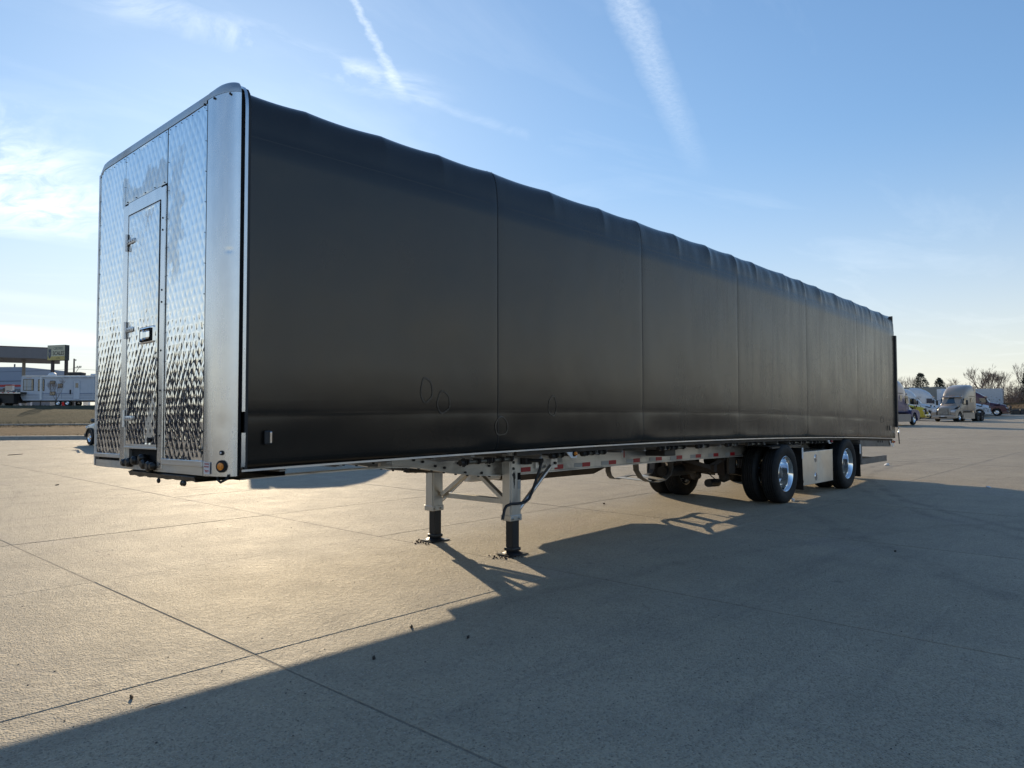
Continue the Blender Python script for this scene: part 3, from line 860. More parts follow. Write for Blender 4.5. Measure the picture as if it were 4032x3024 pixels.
# cap on the near corner
m = MB()
def capf(i, k):
    a = PI / 2 * k / 8; ins = 0.075 * (1 - math.cos(a)); x, y = post_outline(14, 0.0, 0.32)[i]
    cx_, cy_ = 0.115, 0.32
    if i <= 14:
        nx, ny = (cx_ - x), (0.29 - y); L = math.hypot(nx, ny) or 1; x += nx / L * ins; y += ny / L * ins
    else: x += ins
    return (x - 0.002, y - 0.002, 2.808 + 0.092 * math.sin(a))
m.grid(capf, list(range(16)), list(range(9)))
P_(m, 'corner_cap', M['alu_cap'], 50)
m = MB(); rp = [(0.115, 2.905), (0.07, 2.900), (0.035, 2.885), (0.012, 2.86), (0.0, 2.825), (0.0, 2.79), (0.012, 2.79), (0.012, 2.84), (0.115, 2.88)]
def railf(y, k):
    x, h = rp[k]; e = smooth(2.45, 2.59, y)
    return (x + 0.05 * e * 0, y, h - 0.07 * (max(0, (y - 2.47) / 0.12) ** 2))
m.grid(railf, [0.322] + [0.322 + (2.59 - 0.322) * k / 30 for k in range(1, 31)], list(range(len(rp))))
P_(m, 'top_rail', M['alu_cap'], 40)
m = MB().box(0.03, 0.11, 0.30, 2.56, -0.04, 2.80).box(0.118, 0.139, 0.02, 2.56, -0.04, 2.80)
P_(m, 'bulkhead_core', M['gap'])
# black seal strip and front tarp trim, following the side and roof profile
def band(x0, x1, off, name, mat, prof, hlow=0.0, hhigh=9):
    m = MB(); pr = [p for p in prof if hlow <= p[1] <= hhigh]
    def fn(i, k):
        y, h = pr[k]; a = pr[max(0, k - 1)]; b = pr[min(len(pr) - 1, k + 1)]
        ty, th = b[0] - a[0], b[1] - a[1]; L = math.hypot(ty, th) or 1
        ny, nh = -th / L, ty / L
        o = off if i in (1, 2) else off - 0.02
        return ((x0, x0, x1, x1)[i], y + ny * o, h + nh * o)
    m.grid(fn, [0, 1, 2, 3], list(range(len(pr))))
    return P_(m, name, M[mat], 40)
FP = [(0.0, -0.04)] + [(0.0, q) for q in np.linspace(0.0, 2.70, 20)] + [(0.004, 2.76), (0.018, 2.82), (0.045, 2.86), (0.09, 2.885), (0.16, 2.90), (0.32, 2.908), (0.6, 2.915), (1.295, 2.935)] + [(2.0, 2.915), (2.27, 2.905), (2.45, 2.885), (2.53, 2.84), (2.585, 2.76), (2.59, 2.6), (2.59, 0.0)]
band(0.116, 0.140, -0.004, 'black_seal', 'gap', FP)
band(0.141, 0.166, 0.012, 'front_trim', 'alu_post', FP, 0.295)
band(0.141, 0.172, 0.010, 'front_trim', 'alu_post', [(0.004, 0.02), (0.0, 0.06), (0.0, 0.27)], 0.0)
band(0.167, 0.192, 0.004, 'tarp_bead', 'tarp_seam', FP)
# quilted panels -----------------------------------------------------
def quilt_panel(name, y0, y1, h0, h1, x=0.0, amp=0.0042, seed=0, label=None, step=0.0085, parent=None):
    amp = amp * 0.60
    ny = max(8, int((y1 - y0) / step)); nh = int((h1 - h0) / step)
    ys = np.linspace(y0, y1, ny + 1); hh = np.linspace(h0, h1, nh + 1)
    Y, H = np.meshgrid(ys, hh, indexing='ij')
    W, Hh = 0.082, 0.140
    wob = 0.006 * np.sin(Y * 9 + H * 4 + seed) + 0.005 * np.sin(H * 13 - Y * 5 + seed * 2)
    p = (Y + wob) / W + H / Hh; q = (Y + wob) / W - H / Hh
    fp = np.abs(np.sin(PI * p)); fq = np.abs(np.sin(PI * q))
    z = amp * (np.minimum(fp, fq) ** 0.8 * 0.45 + (fp * fq) ** 0.85 * 0.7)
    # hand-pressed irregularity
    rs = np.random.RandomState(seed + 5)
    cellp = np.floor(p).astype(int); cellq = np.floor(q).astype(int)
    tab = rs.uniform(-1, 1, (97, 89)); tab2 = rs.uniform(-1, 1, (97, 89)); tab3 = rs.uniform(0.75, 1.25, (97, 89))
    tx = tab[cellp % 97, cellq % 89]; ty = tab2[cellp % 97, cellq % 89]; ta = tab3[cellp % 97, cellq % 89]
    fr = np.minimum(fp, fq)
    z = z * ta + 0.0014 * fr * (tx * (p - cellp - 0.5) + ty * (q - cellq - 0.5)) * 2
    z += 0.0035 * np.sin(Y * 5.2 + seed) * np.sin(H * 3.1 + seed * 1.7) + 0.0012 * np.sin(Y * 17 + H * 6)
    edge = np.minimum(np.minimum(Y - y0, y1 - Y), np.minimum(H - h0, h1 - H)); e = np.clip(edge / 0.02, 0, 1)
    z = z * e
    n2 = nh + 1
    v = [B(x - z[i, j], float(Y[i, j]), float(H[i, j])) for i in range(ny + 1) for j in range(nh + 1)]
    f = [(i * n2 + j, i * n2 + j + 1, (i + 1) * n2 + j + 1, (i + 1) * n2 + j) for i in range(ny) for j in range(nh)]
    me = bpy.data.meshes.new(name); me.from_pydata(v, [], f)
    me.polygons.foreach_set('use_smooth', [True] * len(me.polygons)); me.materials.append(M['quilt']); me.update()
    o = bpy.data.objects.new(name, me); COL.objects.link(o); o.parent = parent or TRL
    if label: o['label'] = label
    return o
quilt_panel('quilted_panel', 0.318, 1.018, 0.066, 2.785, 0.004, seed=1, label='quilted mirror steel panel beside the corner post')
quilt_panel('quilted_panel', 1.935, 2.572, 0.082, 2.785, 0.004, seed=2, label='quilted mirror steel panel at the far edge')
quilt_panel('quilted_panel', 1.034, 1.93, 2.335, 2.785, 0.004, seed=3, label='scuffed quilted panel above the small door')
def front_box(name, y0, y1, h0, h1, x0, x1, mat, b=0.002, parent=None, label=None):
    m = MB().bbox(x0, x1, y0, y1, h0, h1, b); return P_(m, name, M[mat], parent=parent, label=label)
# frames, joints and rails
front_box('joint_gap', 1.019, 1.033, 0.066, 2.785, 0.004, 0.02, 'gap', 0.001)
front_box('joint_gap', 0.304, 0.317, 0.05, 2.785, 0.002, 0.02, 'gap', 0.001)
front_box('edge_angle', 2.574, 2.60, -0.04, 2.76, -0.004, 0.05, 'alu', 0.002)
front_box('door_frame', 1.828, 1.934, 0.0, 2.312, -0.010, 0.012, 'alu_post')
front_box('door_frame', 1.030, 1.120, -0.02, 2.312, -0.010, 0.012, 'alu_post')
front_box('door_frame', 1.121, 1.827, 2.215, 2.325, -0.009, 0.012, 'alu_post')
front_box('joint_gap', 1.034, 1.932, 2.3255, 2.335, 0.0, 0.012, 'gap', 0.001)
front_box('bottom_rail', 0.303, 1.029, 0.020, 0.064, -0.014, 0.03, 'alu', 0.003)
front_box('bottom_rail', 1.936, 2.573, 0.045, 0.080, -0.014, 0.03, 'alu', 0.003)
# the small door
dr = front_box('door', 1.128, 1.822, 0.150, 2.21, -0.006, 0.012, 'alu', 0.003, label='narrow quilted steel door with latch and three hinges')
quilt_panel('door_skin', 1.150, 1.800, 0.175, 2.195, -0.008, seed=4, step=0.0085, parent=dr)
front_box('door_edge_seal', 1.121, 1.1275, 0.15, 2.21, -0.014, 0.004, 'gap', 0.001, dr)
front_box('door_sill', 1.128, 1.822, 0.135, 0.152, -0.016, 0.004, 'alu', 0.002, dr)
for hh in (1.967, 1.181, 0.398):
    m = MB()
    m.tube([(-0.02, 1.825, hh - 0.075), (-0.02, 1.825, hh + 0.075)], 0.012, 10)
    m.bbox(-0.020, -0.010, 1.66, 1.82, hh - 0.022, hh + 0.022, 0.006)
    for yy in (1.69, 1.74, 1.79): m.cyl((-0.026, yy, hh), 0.009, 0.008, 'x', 8)
    P_(m, 'hinge', M['alu'], 40, parent=dr)
m = MB().bbox(-0.022, -0.008, 1.205, 1.505, 1.03, 1.17, 0.012)
la = P_(m, 'latch', M['chrome'], parent=dr)
m = MB().bbox(-0.024, -0.020, 1.235, 1.475, 1.045, 1.155, 0.01); P_(m, 'latch_recess', M['gap'], parent=dr)
m = MB().bbox(-0.034, -0.023, 1.25, 1.40, 1.062, 1.138, 0.015).bbox(-0.045, -0.033, 1.36, 1.41, 1.055, 1.145, 0.015); P_(m, 'latch_handle', M['chrome'], parent=dr)
m = MB().ell((-0.012, 1.285, 0.212), 0.004, 0.045, 0.022); P_(m, 'drain_grommet', M['gap'], 40, parent=dr)
# rivets along the panels
m = MB()
rv = [(1.075, h) for h in (0.25, 0.5, 0.62, 0.95, 1.35, 1.45, 1.95, 2.05)] + [(1.88, h) for h in (0.03,)] + [(1.06, 0.02)]
for (yy, h) in rv: m.ell((-0.012, yy, h), 0.005, 0.009, 0.009, 8, 4)
for k in range(12):
    h = 0.15 + k * 0.235
    for yy in (0.328, 1.005, 1.945, 2.56): m.ell((-0.001, yy, h), 0.003, 0.004, 0.004, 6, 4)
for k in range(7):
    for (a, b) in ((0.36, 0.98), (1.06, 1.90), (1.97, 2.54)): m.ell((-0.001, a + (b - a) * k / 6, 2.765), 0.003, 0.004, 0.004, 6, 4)
for k in range(5): m.ell((-0.001, 1.08 + 0.8 * k / 4, 2.35), 0.004, 0.006, 0.006, 6, 4)
for yy in (0.36, 0.20, 0.04): m.ell((0.0 if yy > .17 else 0.045, yy, 2.79), 0.008, 0.010, 0.010, 8, 5)
o = P_(m, 'rivet_field', M['black_steel']); o['kind'] = 'stuff'
# corner post lamps and sticker
def on_post(y):     # x of the post surface at y
    rx, ry = 0.115, 0.29
    if y >= ry: return 0.0
    return rx - rx * math.sqrt(max(0, 1 - ((ry - y) / ry) ** 2))
def post_disc(name, yc, hc, r0, r1, depth, mat):
    m = MB(); x0 = on_post(yc); e = 0.001
    sl = (on_post(yc + e) - on_post(yc - e)) / (2 * e)
    n = Vector((-1, -(-sl) * -1, 0)); n = Vector((-1.0, sl, 0)).normalized(); tv = Vector((sl, 1.0, 0)).normalized()
    c = Vector((x0, yc, hc))
    def fn(a, k):
        rr, dd = ((r0, 0.0), (r0, depth), (r1, depth + 0.002), (0.0001, depth + 0.004))[k]
        p = c + n * dd + tv * (rr * math.cos(a)) + Vector((0, 0, rr * math.sin(a))); return tuple(p)
    m.grid(fn, [2 * PI * i / 24 for i in range(25)], [0, 1, 2, 3])
    return P_(m, name, M[mat], 35, parent=post)
post_disc('lamp_grommet', 0.075, 0.030, 0.045, 0.038, 0.014, 'rubber')
post_disc('marker_lamp', 0.075, 0.030, 0.028, 0.026, 0.022, 'amber')
post_disc('lamp_grommet', 0.078, 0.128, 0.017, 0.012, 0.010, 'rubber')
post_disc('marker_lamp', 0.078, 0.128, 0.0085, 0.008, 0.014, 'clear_lens')
m = MB().box(-0.0015, -0.0005, 0.190, 0.285, -0.030, 0.058); st = P_(m, 'sticker', M['sticker'], parent=post, label='small white sticker reading RELEASE REAR BEFORE FRONT in red')
def post_text(s, size, y, h, sx=0.8):
    me = text_mesh(s, size, M['red_ink'], 0.0003, sx); o = bpy.data.objects.new('lettering', me); COL.objects.link(o); o.parent = st
    o.rotation_euler = (PI / 2, 0, -PI / 2); o.location = Vector(B(-0.0022, y, h))
post_text('RELEASE REAR', 0.0155, 0.238, 0.044, 0.72); post_text('BEFORE FRONT', 0.0155, 0.238, 0.024, 0.70); post_text('AERO', 0.016, 0.240, -0.012, 1.0)
m = MB().prism([(0.278, 0.004), (0.25, -0.002), (0.205, -0.001), (0.195, -0.012), (0.222, -0.006), (0.262, -0.008)], -0.0021, -0.0015, 'x'); P_(m, 'emblem', M['red_ink'], parent=st)
# gladhand recess under the door and greasy coupler edge
m = MB().box(0.10, 0.11, 1.12, 1.83, 0.0, 0.135).box(0.004, 0.10, 1.75, 1.828, 0.0, 0.135)
P_(m, 'hose_box', M['alu_beam'])
for (yy, hh, r) in ((1.78, 0.010, 0.035), (1.68, 0.015, 0.042), (1.56, 0.035, 0.040), (1.35, 0.010, 0.045), (1.24, -0.005, 0.048), (1.17, 0.0, 0.035), (1.40, 0.06, 0.035)):
    m = MB().lathe([(0.03, 0), (0.03, r * 0.6), (0.0, r), (-0.035, r * 0.95), (-0.05, r * 0.6), (-0.05, 0)], (0.0, yy, hh), 'x', 14)
    m.tube([(0.03, yy, hh), (0.09, yy, hh + 0.02)], 0.014, 6)
    P_(m, 'gladhand', M['grease'], 40)
m = MB().bar((-0.005, 1.82, 0.012), (-0.005, 1.40, 0.03), 0.03, 0.035); P_(m, 'hose_bracket', M['black_steel'])
m = MB().box(0.0, 0.03, 0.31, 2.55, -0.045, 0.018).box(0.03, 0.09, 0.31, 2.55, -0.052, -0.03)
P_(m, 'nose_beam', M['alu_beam'])
m = MB(); rng = random.Random(5)
def kp(y, k):
    j = 0.008 * mnoise.noise(Vector((y * 9, k, 0)))
    return [(0.02, y, -0.047 + j), (-0.015, y, -0.062 + j), (0.0, y, -0.098 + 2 * j), (0.75, y, -0.105), (0.75, y, -0.05)][k]
m.grid(kp, [0.42 + 0.03 * i for i in range(44)], list(range(5)))
for (yy, w) in ((0.62, 0.03), (0.66, 0.02), (1.1, 0.02)):
    m.ell((0.0, yy, -0.118), 0.015, w, 0.022, 8, 6)
P_(m, 'coupler_plate', M['grease'], 50)
m = MB().tube([B(0.03, 0.14, -0.03), B(0.03, 0.12, -0.07), B(0.02, 0.06, -0.085), B(0.05, 0.02, -0.06), B(0.06, 0.02, -0.03)], 0.009, 8)
P_(m, 'air_hose_loop', M['rubber'], 40, body=False)
# curtain light near front bottom and rear bottom
for (mx, mh) in ((0.35, 0.228), (15.83, 0.224)):
    m = MB().bbox(mx - 0.030, mx + 0.030, -0.024, 0.0, mh - 0.055, mh + 0.055, 0.012)
    o = P_(m, 'curtain_tensioner', M['black_steel'])
    m = MB().bbox(mx + 0.008, mx + 0.026, -0.032, -0.020, mh - 0.045, mh + 0.045, 0.006)
    P_(m, 'tensioner_plate', M['chrome'], parent=o)
# --- rear frame
m = MB().bbox(16.30, 16.38, -0.045, 0.06, 0.26, 2.40, 0.01); P_(m, 'rear_post', M['black_steel'])
m = MB().bbox(16.30, 16.38, 2.53, 2.635, 0.26, 2.40, 0.01); P_(m, 'rear_post', M['black_steel'])
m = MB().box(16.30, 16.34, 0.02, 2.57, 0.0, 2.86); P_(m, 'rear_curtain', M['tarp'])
m = MB(); m.tube([B(16.40, -0.03, 0.27), B(16.42, -0.03, 0.16), B(16.40, -0.03, 0.12)], 0.02, 8); P_(m, 'rear_ratchet', M['chrome'], 40, body=False)
m = MB(); m.tube([B(16.40, -0.03, 0.14), B(16.44, -0.03, -0.03), B(16.46, -0.03, -0.13)], 0.012, 6); P_(m, 'strap_tail', M['rubber'], 40, body=False)
m = MB().box(14.1, 16.2, 0.10, 0.66, -0.20, -0.066, 4); P_(m, 'rear_side_box', M['grey_steel'])
m = MB().box(16.2, 16.32, 0.1, 2.49, -0.20, -0.04); P_(m, 'rear_sill', M['alu_dull'])
for xx in (14.17,):
    m = MB().bar((14.25, 0.16, 0.62), (14.25, 0.16, 0.98), 0.06, 0.10); m.bar((14.25, 2.43, 0.62), (14.25, 2.43, 0.98), 0.06, 0.10)
m = MB().box(14.2, 15.93, 0.10, 0.16, 0.475, 0.60); P_(m, 'side_guard', M['grey_steel'], body=False)
m = MB().box(14.16, 14.24, 0.105, 0.155, 0.475, 0.98); P_(m, 'guard_hanger', M['grey_steel'], body=False)
m = MB().box(16.0, 16.1, 0.2, 2.4, 0.45, 0.55).box(16.02, 16.08, 0.7, 0.78, 0.55, 0.9).box(16.02, 16.08, 1.8, 1.88, 0.55, 0.9); P_(m, 'rear_bumper_bar', M['alu_dull'], body=False)

# --- landing gear ---------------------------------------------------
LG = 3.66
def leg_parts(y, near):
    gz = lotz(LG, y)
    zt = B(LG, y, -0.02)[2]
    m = MB(); w = 0.14
    m.bbox(LG - 0.075, LG + 0.075, y - w / 2, y + w / 2, 0.395, zt, 0.006)
    m.bbox(LG - 0.095, LG - 0.02, y - w / 2 + 0.012, y + w / 2 - 0.012, 0.40, zt, 0.004)
    o = P_(m, 'landing_leg', M['alu_leg'], body=False)
    m = MB().bbox(LG - 0.10, LG + 0.085, y - w / 2 - 0.008, y + w / 2 + 0.008, 0.385, 0.45, 0.006)
    for q in (-0.06, 0.04): m.cyl((LG + q, y - w / 2 - 0.028, 0.415), 0.017, 0.02, 'y', 6)
    P_(m, 'leg_collar', M['alu_leg'], parent=o, body=False)
    m = MB().bbox(LG - 0.045, LG + 0.065, y - 0.054, y + 0.054, gz + 0.03, 0.39, 0.008)
    P_(m, 'inner_leg', M['black_steel'], parent=o, body=False)
    m = MB().bbox(LG - 0.06, LG + 0.08, y - 0.07, y + 0.07, gz + 0.045, gz + 0.085, 0.012)
    m.lathe([(0.03, 0.0), (0.03, 0.07), (0.008, 0.115), (0.0, 0.12)], (LG + 0.01, y, gz + 0.012), 'z', 8)
    m.box(LG - 0.13, LG + 0.15, y - 0.12, y + 0.12, gz + 0.004, gz + 0.014)
    P_(m, 'foot', M['black_steel'], 30, parent=o, body=False)
    # bolts and a wear stain on the outer tube
    m = MB()
    for (dx, zz) in ((-0.05, 0.97), (-0.05, 0.90), (-0.05, 1.04)): m.cyl((LG + dx, y - w / 2 - 0.012, zz), 0.016, 0.014, 'y', 8)
    P_(m, 'bolt', M['black_steel'], parent=o, body=False)
    return o
nl = leg_parts(0.54, True); fl = leg_parts(1.85, False)
m = MB()
m.bbox(3.68, 3.73, 0.466, 0.4695, 0.84, 0.92, 0.001); P_(m, 'leg_label', M['gap'], parent=nl, body=False)
m = MB().bbox(3.68, 3.73, 0.466, 0.4695, 0.74, 0.83, 0.001); P_(m, 'leg_label', M['sticker_grey'], parent=nl, body=False)
# dark grease smear
m = MB()
def smear(a, r):
    w = 1 + 0.3 * math.sin(a * 3) + 0.2 * math.sin(a * 7 + 1); return (3.625 + 0.018 * r * w * math.cos(a), 0.4685, 0.86 + 0.085 * r * w * math.sin(a))
m.grid(smear, [2 * PI * i / 20 for i in range(21)], [0.01, 1.0]); P_(m, 'grease_smear', M['grease'], parent=nl, body=False)
m = MB().bbox(3.72, 3.79, 0.63, 1.77, 0.545, 0.605, 0.004); P_(m, 'cross_bar', M['alu_leg'], body=False)
for (a, b) in (((3.78, 0.54, 0.50), (4.46, 0.60, 0.985)), ((3.78, 1.85, 0.50), (4.46, 1.80, 0.975))):
    m = MB().tube([a, b], 0.026, 10); m.bbox(b[0] - 0.03, b[0] + 0.03, b[1] - 0.02, b[1] + 0.02, b[2] - 0.035, b[2] + 0.035, 0.008)
    P_(m, 'brace', M['alu'], 40, body=False)
for (a, b) in (((3.70, 0.66, 0.58), (3.72, 1.35, 1.02)), ((3.70, 1.75, 0.58), (3.72, 1.10, 1.02))):
    m = MB().bar(a, b, 0.06, 0.045); P_(m, 'brace', M['alu_leg'], body=False)
m = MB().box(4.20, 4.52, 0.645, 0.672, 0.93, 1.04); m.box(4.40, 4.52, 0.575, 0.645, 0.93, 1.035)
bp_ = P_(m, 'brace_bracket', M['alu'], body=False)
m = MB().cyl((4.27, 0.628, 0.985), 0.018, 0.02, 'y', 8).cyl((4.47, 0.556, 0.985), 0.018, 0.02, 'y', 8); P_(m, 'bolt', M['black_steel'], parent=bp_, body=False)
m = MB().bbox(3.88 - 0.14, 3.88 - 0.02, 0.40, 0.50, 1.01, 1.09, 0.012)
m.tube([(3.76, 0.44, 1.06), (3.84, 0.36, 1.055), (3.92, 0.33, 1.05)], 0.022, 8).ell((3.92, 0.33, 1.05), 0.035, 0.035, 0.04, 8, 6)
P_(m, 'crank_gearbox', M['black_steel'], 40, body=False)
m = MB().tube([(3.93, 0.32, 1.06), (3.90, 0.33, 0.95), (3.80, 0.36, 0.70), (3.765, 0.37, 0.63), (3.70, 0.375, 0.595), (3.60, 0.38, 0.59), (3.47, 0.38, 0.595), (3.40, 0.38, 0.58), (3.37, 0.38, 0.545), (3.34, 0.38, 0.44)], 0.016, 10)
P_(m, 'crank_handle', M['black_steel'], 40, body=False)

# --- running gear ----------------------------------------------------
def tyre_mesh():
    R = 0.505; w = 0.135; pr = []
    # profile across: axial (−w..w), radius; with tread grooves
    pr += [(-0.095, 0.300), (-0.115, 0.312), (-0.130, 0.36), (-0.1375, 0.41), (-0.133, 0.45), (-0.122, 0.478), (-0.112, 0.492)]
    g = [-0.075, -0.038, 0.0, 0.038, 0.075]
    for q in g:
        pr += [(q - 0.006, R), (q - 0.004, R - 0.012), (q + 0.004, R - 0.012), (q + 0.006, R)]
    pr += [(0.112, 0.492), (0.122, 0.478), (0.133, 0.45), (0.1375, 0.41), (0.130, 0.36), (0.115, 0.312), (0.095, 0.300)]
    return MB().lathe(pr, (0, 0, 0), 'y', 56).mesh('tyre', M['rubber'], 35)
def rim_mesh():
    # outer dual: deep bright dish seen from outside (negative y is outside)
    pr = [(0.105, 0.300), (-0.098, 0.300), (-0.112, 0.306), (-0.116, 0.300), (-0.108, 0.288), (-0.070, 0.268), (-0.02, 0.258), (0.06, 0.250), (0.085, 0.235), (0.092, 0.20), (0.088, 0.150), (0.088, 0.11)]
    m = MB().lathe(pr, (0, 0, 0), 'y', 48)
    return m.mesh('rim', M['chrome'], 40)
def hub_mesh():
    m = MB().lathe([(0.09, 0.115), (0.04, 0.11), (0.01, 0.095), (-0.02, 0.085), (-0.035, 0.06), (-0.038, 0)], (0, 0, 0), 'y', 24)
    for k in range(10):
        a = 2 * PI * k / 10; m.cyl((0.143 * math.cos(a), 0.058, 0.143 * math.sin(a)), 0.015, 0.03, 'y', 6)
    return m.mesh('hub', M['grey_steel'], 40)
def holes_mesh():
    return MB().ell((0, 0.089, 0), 0.022, 0.004, 0.022, 10, 6).mesh('hand_hole', M['gap'], 40)
ME_T, ME_R, ME_H, ME_O = tyre_mesh(), rim_mesh(), hub_mesh(), holes_mesh()
def wheel(x, y, z, flip=False):
    o = inst('tyre', ME_T, TRL, (x, y, z), (0, random.uniform(0, 6), 0))
    r = inst('rim', ME_R, o, (0, 0, 0), (0, 0, PI if flip else 0)); h = inst('hub', ME_H, o, (0, 0, 0), (0, 0, PI if flip else 0))
    for k in range(10):
        a = 2 * PI * (k + 0.5) / 10; inst('hand_hole', ME_O, o, (0.205 * math.cos(a), 0, 0.205 * math.sin(a)), (0, 0, PI if flip else 0))
for ax in (10.06, 13.13):
    zc = lotz(ax, 0.5) + 0.500
    wheel(ax, 0.150, zc); wheel(ax, 0.500, zc, True); wheel(ax, 2.05, zc); wheel(ax, 2.40, zc, True)
    m = MB().tube([(ax, 0.30, zc), (ax, 2.28, zc)], 0.064, 14); o = P_(m, 'axle', M['black_steel'], 40, body=False)
    for yy in (0.62, 1.83):
        m = MB().lathe([(0, 0), (0, 0.205), (0.12, 0.205), (0.12, 0)], (ax, yy, zc), 'y', 24); P_(m, 'brake_drum', M['brown_steel'], 40, parent=o, body=False)
    for yy in (0.86, 1.66):
        # air spring, trailing arm and hanger
        m = MB().lathe([(0, 0.0), (0, 0.10), (0.05, 0.125), (0.11, 0.13), (0.14, 0.11), (0.20, 0.12), (0.27, 0.12), (0.27, 0)], (ax + 0.38, yy, zc - 0.06), 'z', 16); P_(m, 'air_spring', M['rubber'], 40, body=False)
        m = MB().bar((ax - 0.66, yy, zc + 0.07), (ax + 0.5, yy, zc - 0.09), 0.09, 0.10); P_(m, 'trailing_arm', M['dark_frame'], body=False)
        m = MB().prism([(ax - 0.80, 0.93), (ax - 0.52, 0.93), (ax - 0.58, zc - 0.03), (ax - 0.74, zc - 0.03)], yy - 0.07, yy + 0.07); P_(m, 'hanger_bracket', M['dark_frame'], body=False)
        # brake chamber pointing forward and down
        m = MB().lathe([(0, 0), (0.0, 0.05), (0.02, 0.075), (0.06, 0.085), (0.09, 0.078), (0.10, 0.085), (0.16, 0.078), (0.18, 0.04), (0.18, 0)], (ax - 0.48, yy + (0.12 if yy < 1 else -0.12), zc - 0.08), 'x', 16); P_(m, 'brake_chamber', M['brown_steel'], 40, body=False)
    m = MB().bar((ax - 0.66, 0.75, zc + 0.07), (ax - 0.66, 1.77, zc + 0.07), 0.05, 0.12); P_(m, 'suspension_cross_tube', M['dark_frame'], body=False)
# slider frame rails, diagonal braces and cross beams ahead of the first axle
for yy in (0.80, 1.64):
    m = MB().box(9.2, 14.0, yy - 0.05, yy + 0.05, 0.78, 0.93); P_(m, 'subframe_rail', M['dark_frame'], body=False)
m = MB().box(8.85, 8.95, 0.75, 1.75, 0.60, 0.72); P_(m, 'suspension_beam', M['dark_frame'], body=False)
m = MB().bar((8.9, 0.78, 0.66), (8.5, 1.30, 0.86), 0.05, 0.07).bar((8.9, 1.70, 0.66), (8.5, 1.25, 0.86), 0.05, 0.07); P_(m, 'diagonal_brace', M['dark_frame'], body=False)
m = MB().bar((8.9, 0.95, 0.63), (9.35, 0.74, 0.86), 0.012, 0.075); P_(m, 'perforated_strut', M['dark_frame'], body=False)
m = MB().box(9.28, 9.52, 0.70, 0.74, 0.55, 0.90); P_(m, 'gusset_plate', M['brown_steel'], body=False)
m = MB().tube([(9.2, 1.05, 0.38), (9.6, 1.08, 0.36)], 0.07, 14); P_(m, 'air_reservoir', M['black_steel'], 40, body=False)
m = MB().tube([(8.2, 1.35, 0.62), (9.3, 1.4, 0.60)], 0.09, 14); P_(m, 'air_reservoir', M['black_steel'], 40, body=False)
m = MB().tube([(8.95, 0.95, 0.60), (9.1, 0.86, 0.46), (9.35, 0.83, 0.40), (9.6, 0.85, 0.42)], 0.009, 6); P_(m, 'brake_hose', M['rubber'], 40, body=False)
# carrier made of two flat hoops with a shelf across
def hoop(y, path, w=0.10):
    m = MB()
    def fn(i, k):
        a = Vector(path[max(0, i - 1)]); b = Vector(path[min(len(path) - 1, i + 1)]); d = (b - a).normalized(); nn = Vector((-d.y, d.x))
        t = 0.006; c = ((-w / 2, -t), (w / 2, -t), (w / 2, t), (-w / 2, t), (-w / 2, -t))[k]
        return (path[i][0] + nn.x * c[1], y + c[0], path[i][1] + nn.y * c[1])
    m.grid(fn, list(range(len(path))), list(range(5)))
    P_(m, 'carrier_hoop', M['grey_steel'], 40, body=False)
hoop(1.95, [(7.52, 0.95), (7.52, 0.64), (7.56, 0.56), (7.64, 0.51), (7.76, 0.495), (8.16, 0.53), (8.62, 0.50), (8.78, 0.52), (8.86, 0.60), (8.88, 0.95)])
hoop(1.25, [(7.25, 0.95), (7.28, 0.70), (7.40, 0.58), (7.60, 0.505), (7.85, 0.475), (8.08, 0.50), (8.24, 0.58), (8.30, 0.68), (8.32, 0.95)])
m = MB().bar((7.86, 1.95, 0.51), (7.60, 1.25, 0.515), 0.16, 0.01).bar((8.4, 1.95, 0.52), (8.05, 1.25, 0.505), 0.16, 0.01); P_(m, 'carrier_shelf', M['alu_beam'], body=False)
# aluminium toolbox between the axles, mud flaps and their brackets
m = MB().box(10.87, 12.46, 0.125, 0.62, 0.275, 0.865); tb = P_(m, 'toolbox', M['alu_beam'], body=False, label='flat aluminium side box with two latches between the wheels')
m = MB().bbox(10.86, 11.695, 0.098, 0.124, 0.262, 0.872, 0.006); P_(m, 'toolbox_door', M['alu_box'], parent=tb, body=False)
m = MB().bbox(11.705, 12.47, 0.098, 0.124, 0.262, 0.872, 0.006); P_(m, 'toolbox_door', M['alu_box'], parent=tb, body=False)
for zz in (0.735, 0.395):
    m = MB().lathe([(0.0, 0.06), (-0.010, 0.056), (-0.010, 0.045)], (0, 0, 0), 'y', 24)
    m.v = [(11.585 + p[0] * 0.85, 0.098 + p[1], zz + p[2] * 1.25) for p in m.v]
    P_(m, 'latch_ring', M['chrome'], 40, parent=tb, body=False)
    m = MB().ell((11.585, 0.096, zz), 0.036, 0.004, 0.055, 12, 6); P_(m, 'latch_dish', M['grey_steel'], 40, parent=tb, body=False)
    m = MB().bbox(11.575, 11.600, 0.082, 0.096, zz - 0.045, zz + 0.035, 0.006); P_(m, 'latch_handle', M['chrome'], parent=tb, body=False)
m = MB().bbox(10.93, 10.99, 0.0965, 0.098, 0.315, 0.36, 0.0005); P_(m, 'sticker', M['scuff'], parent=tb, body=False)
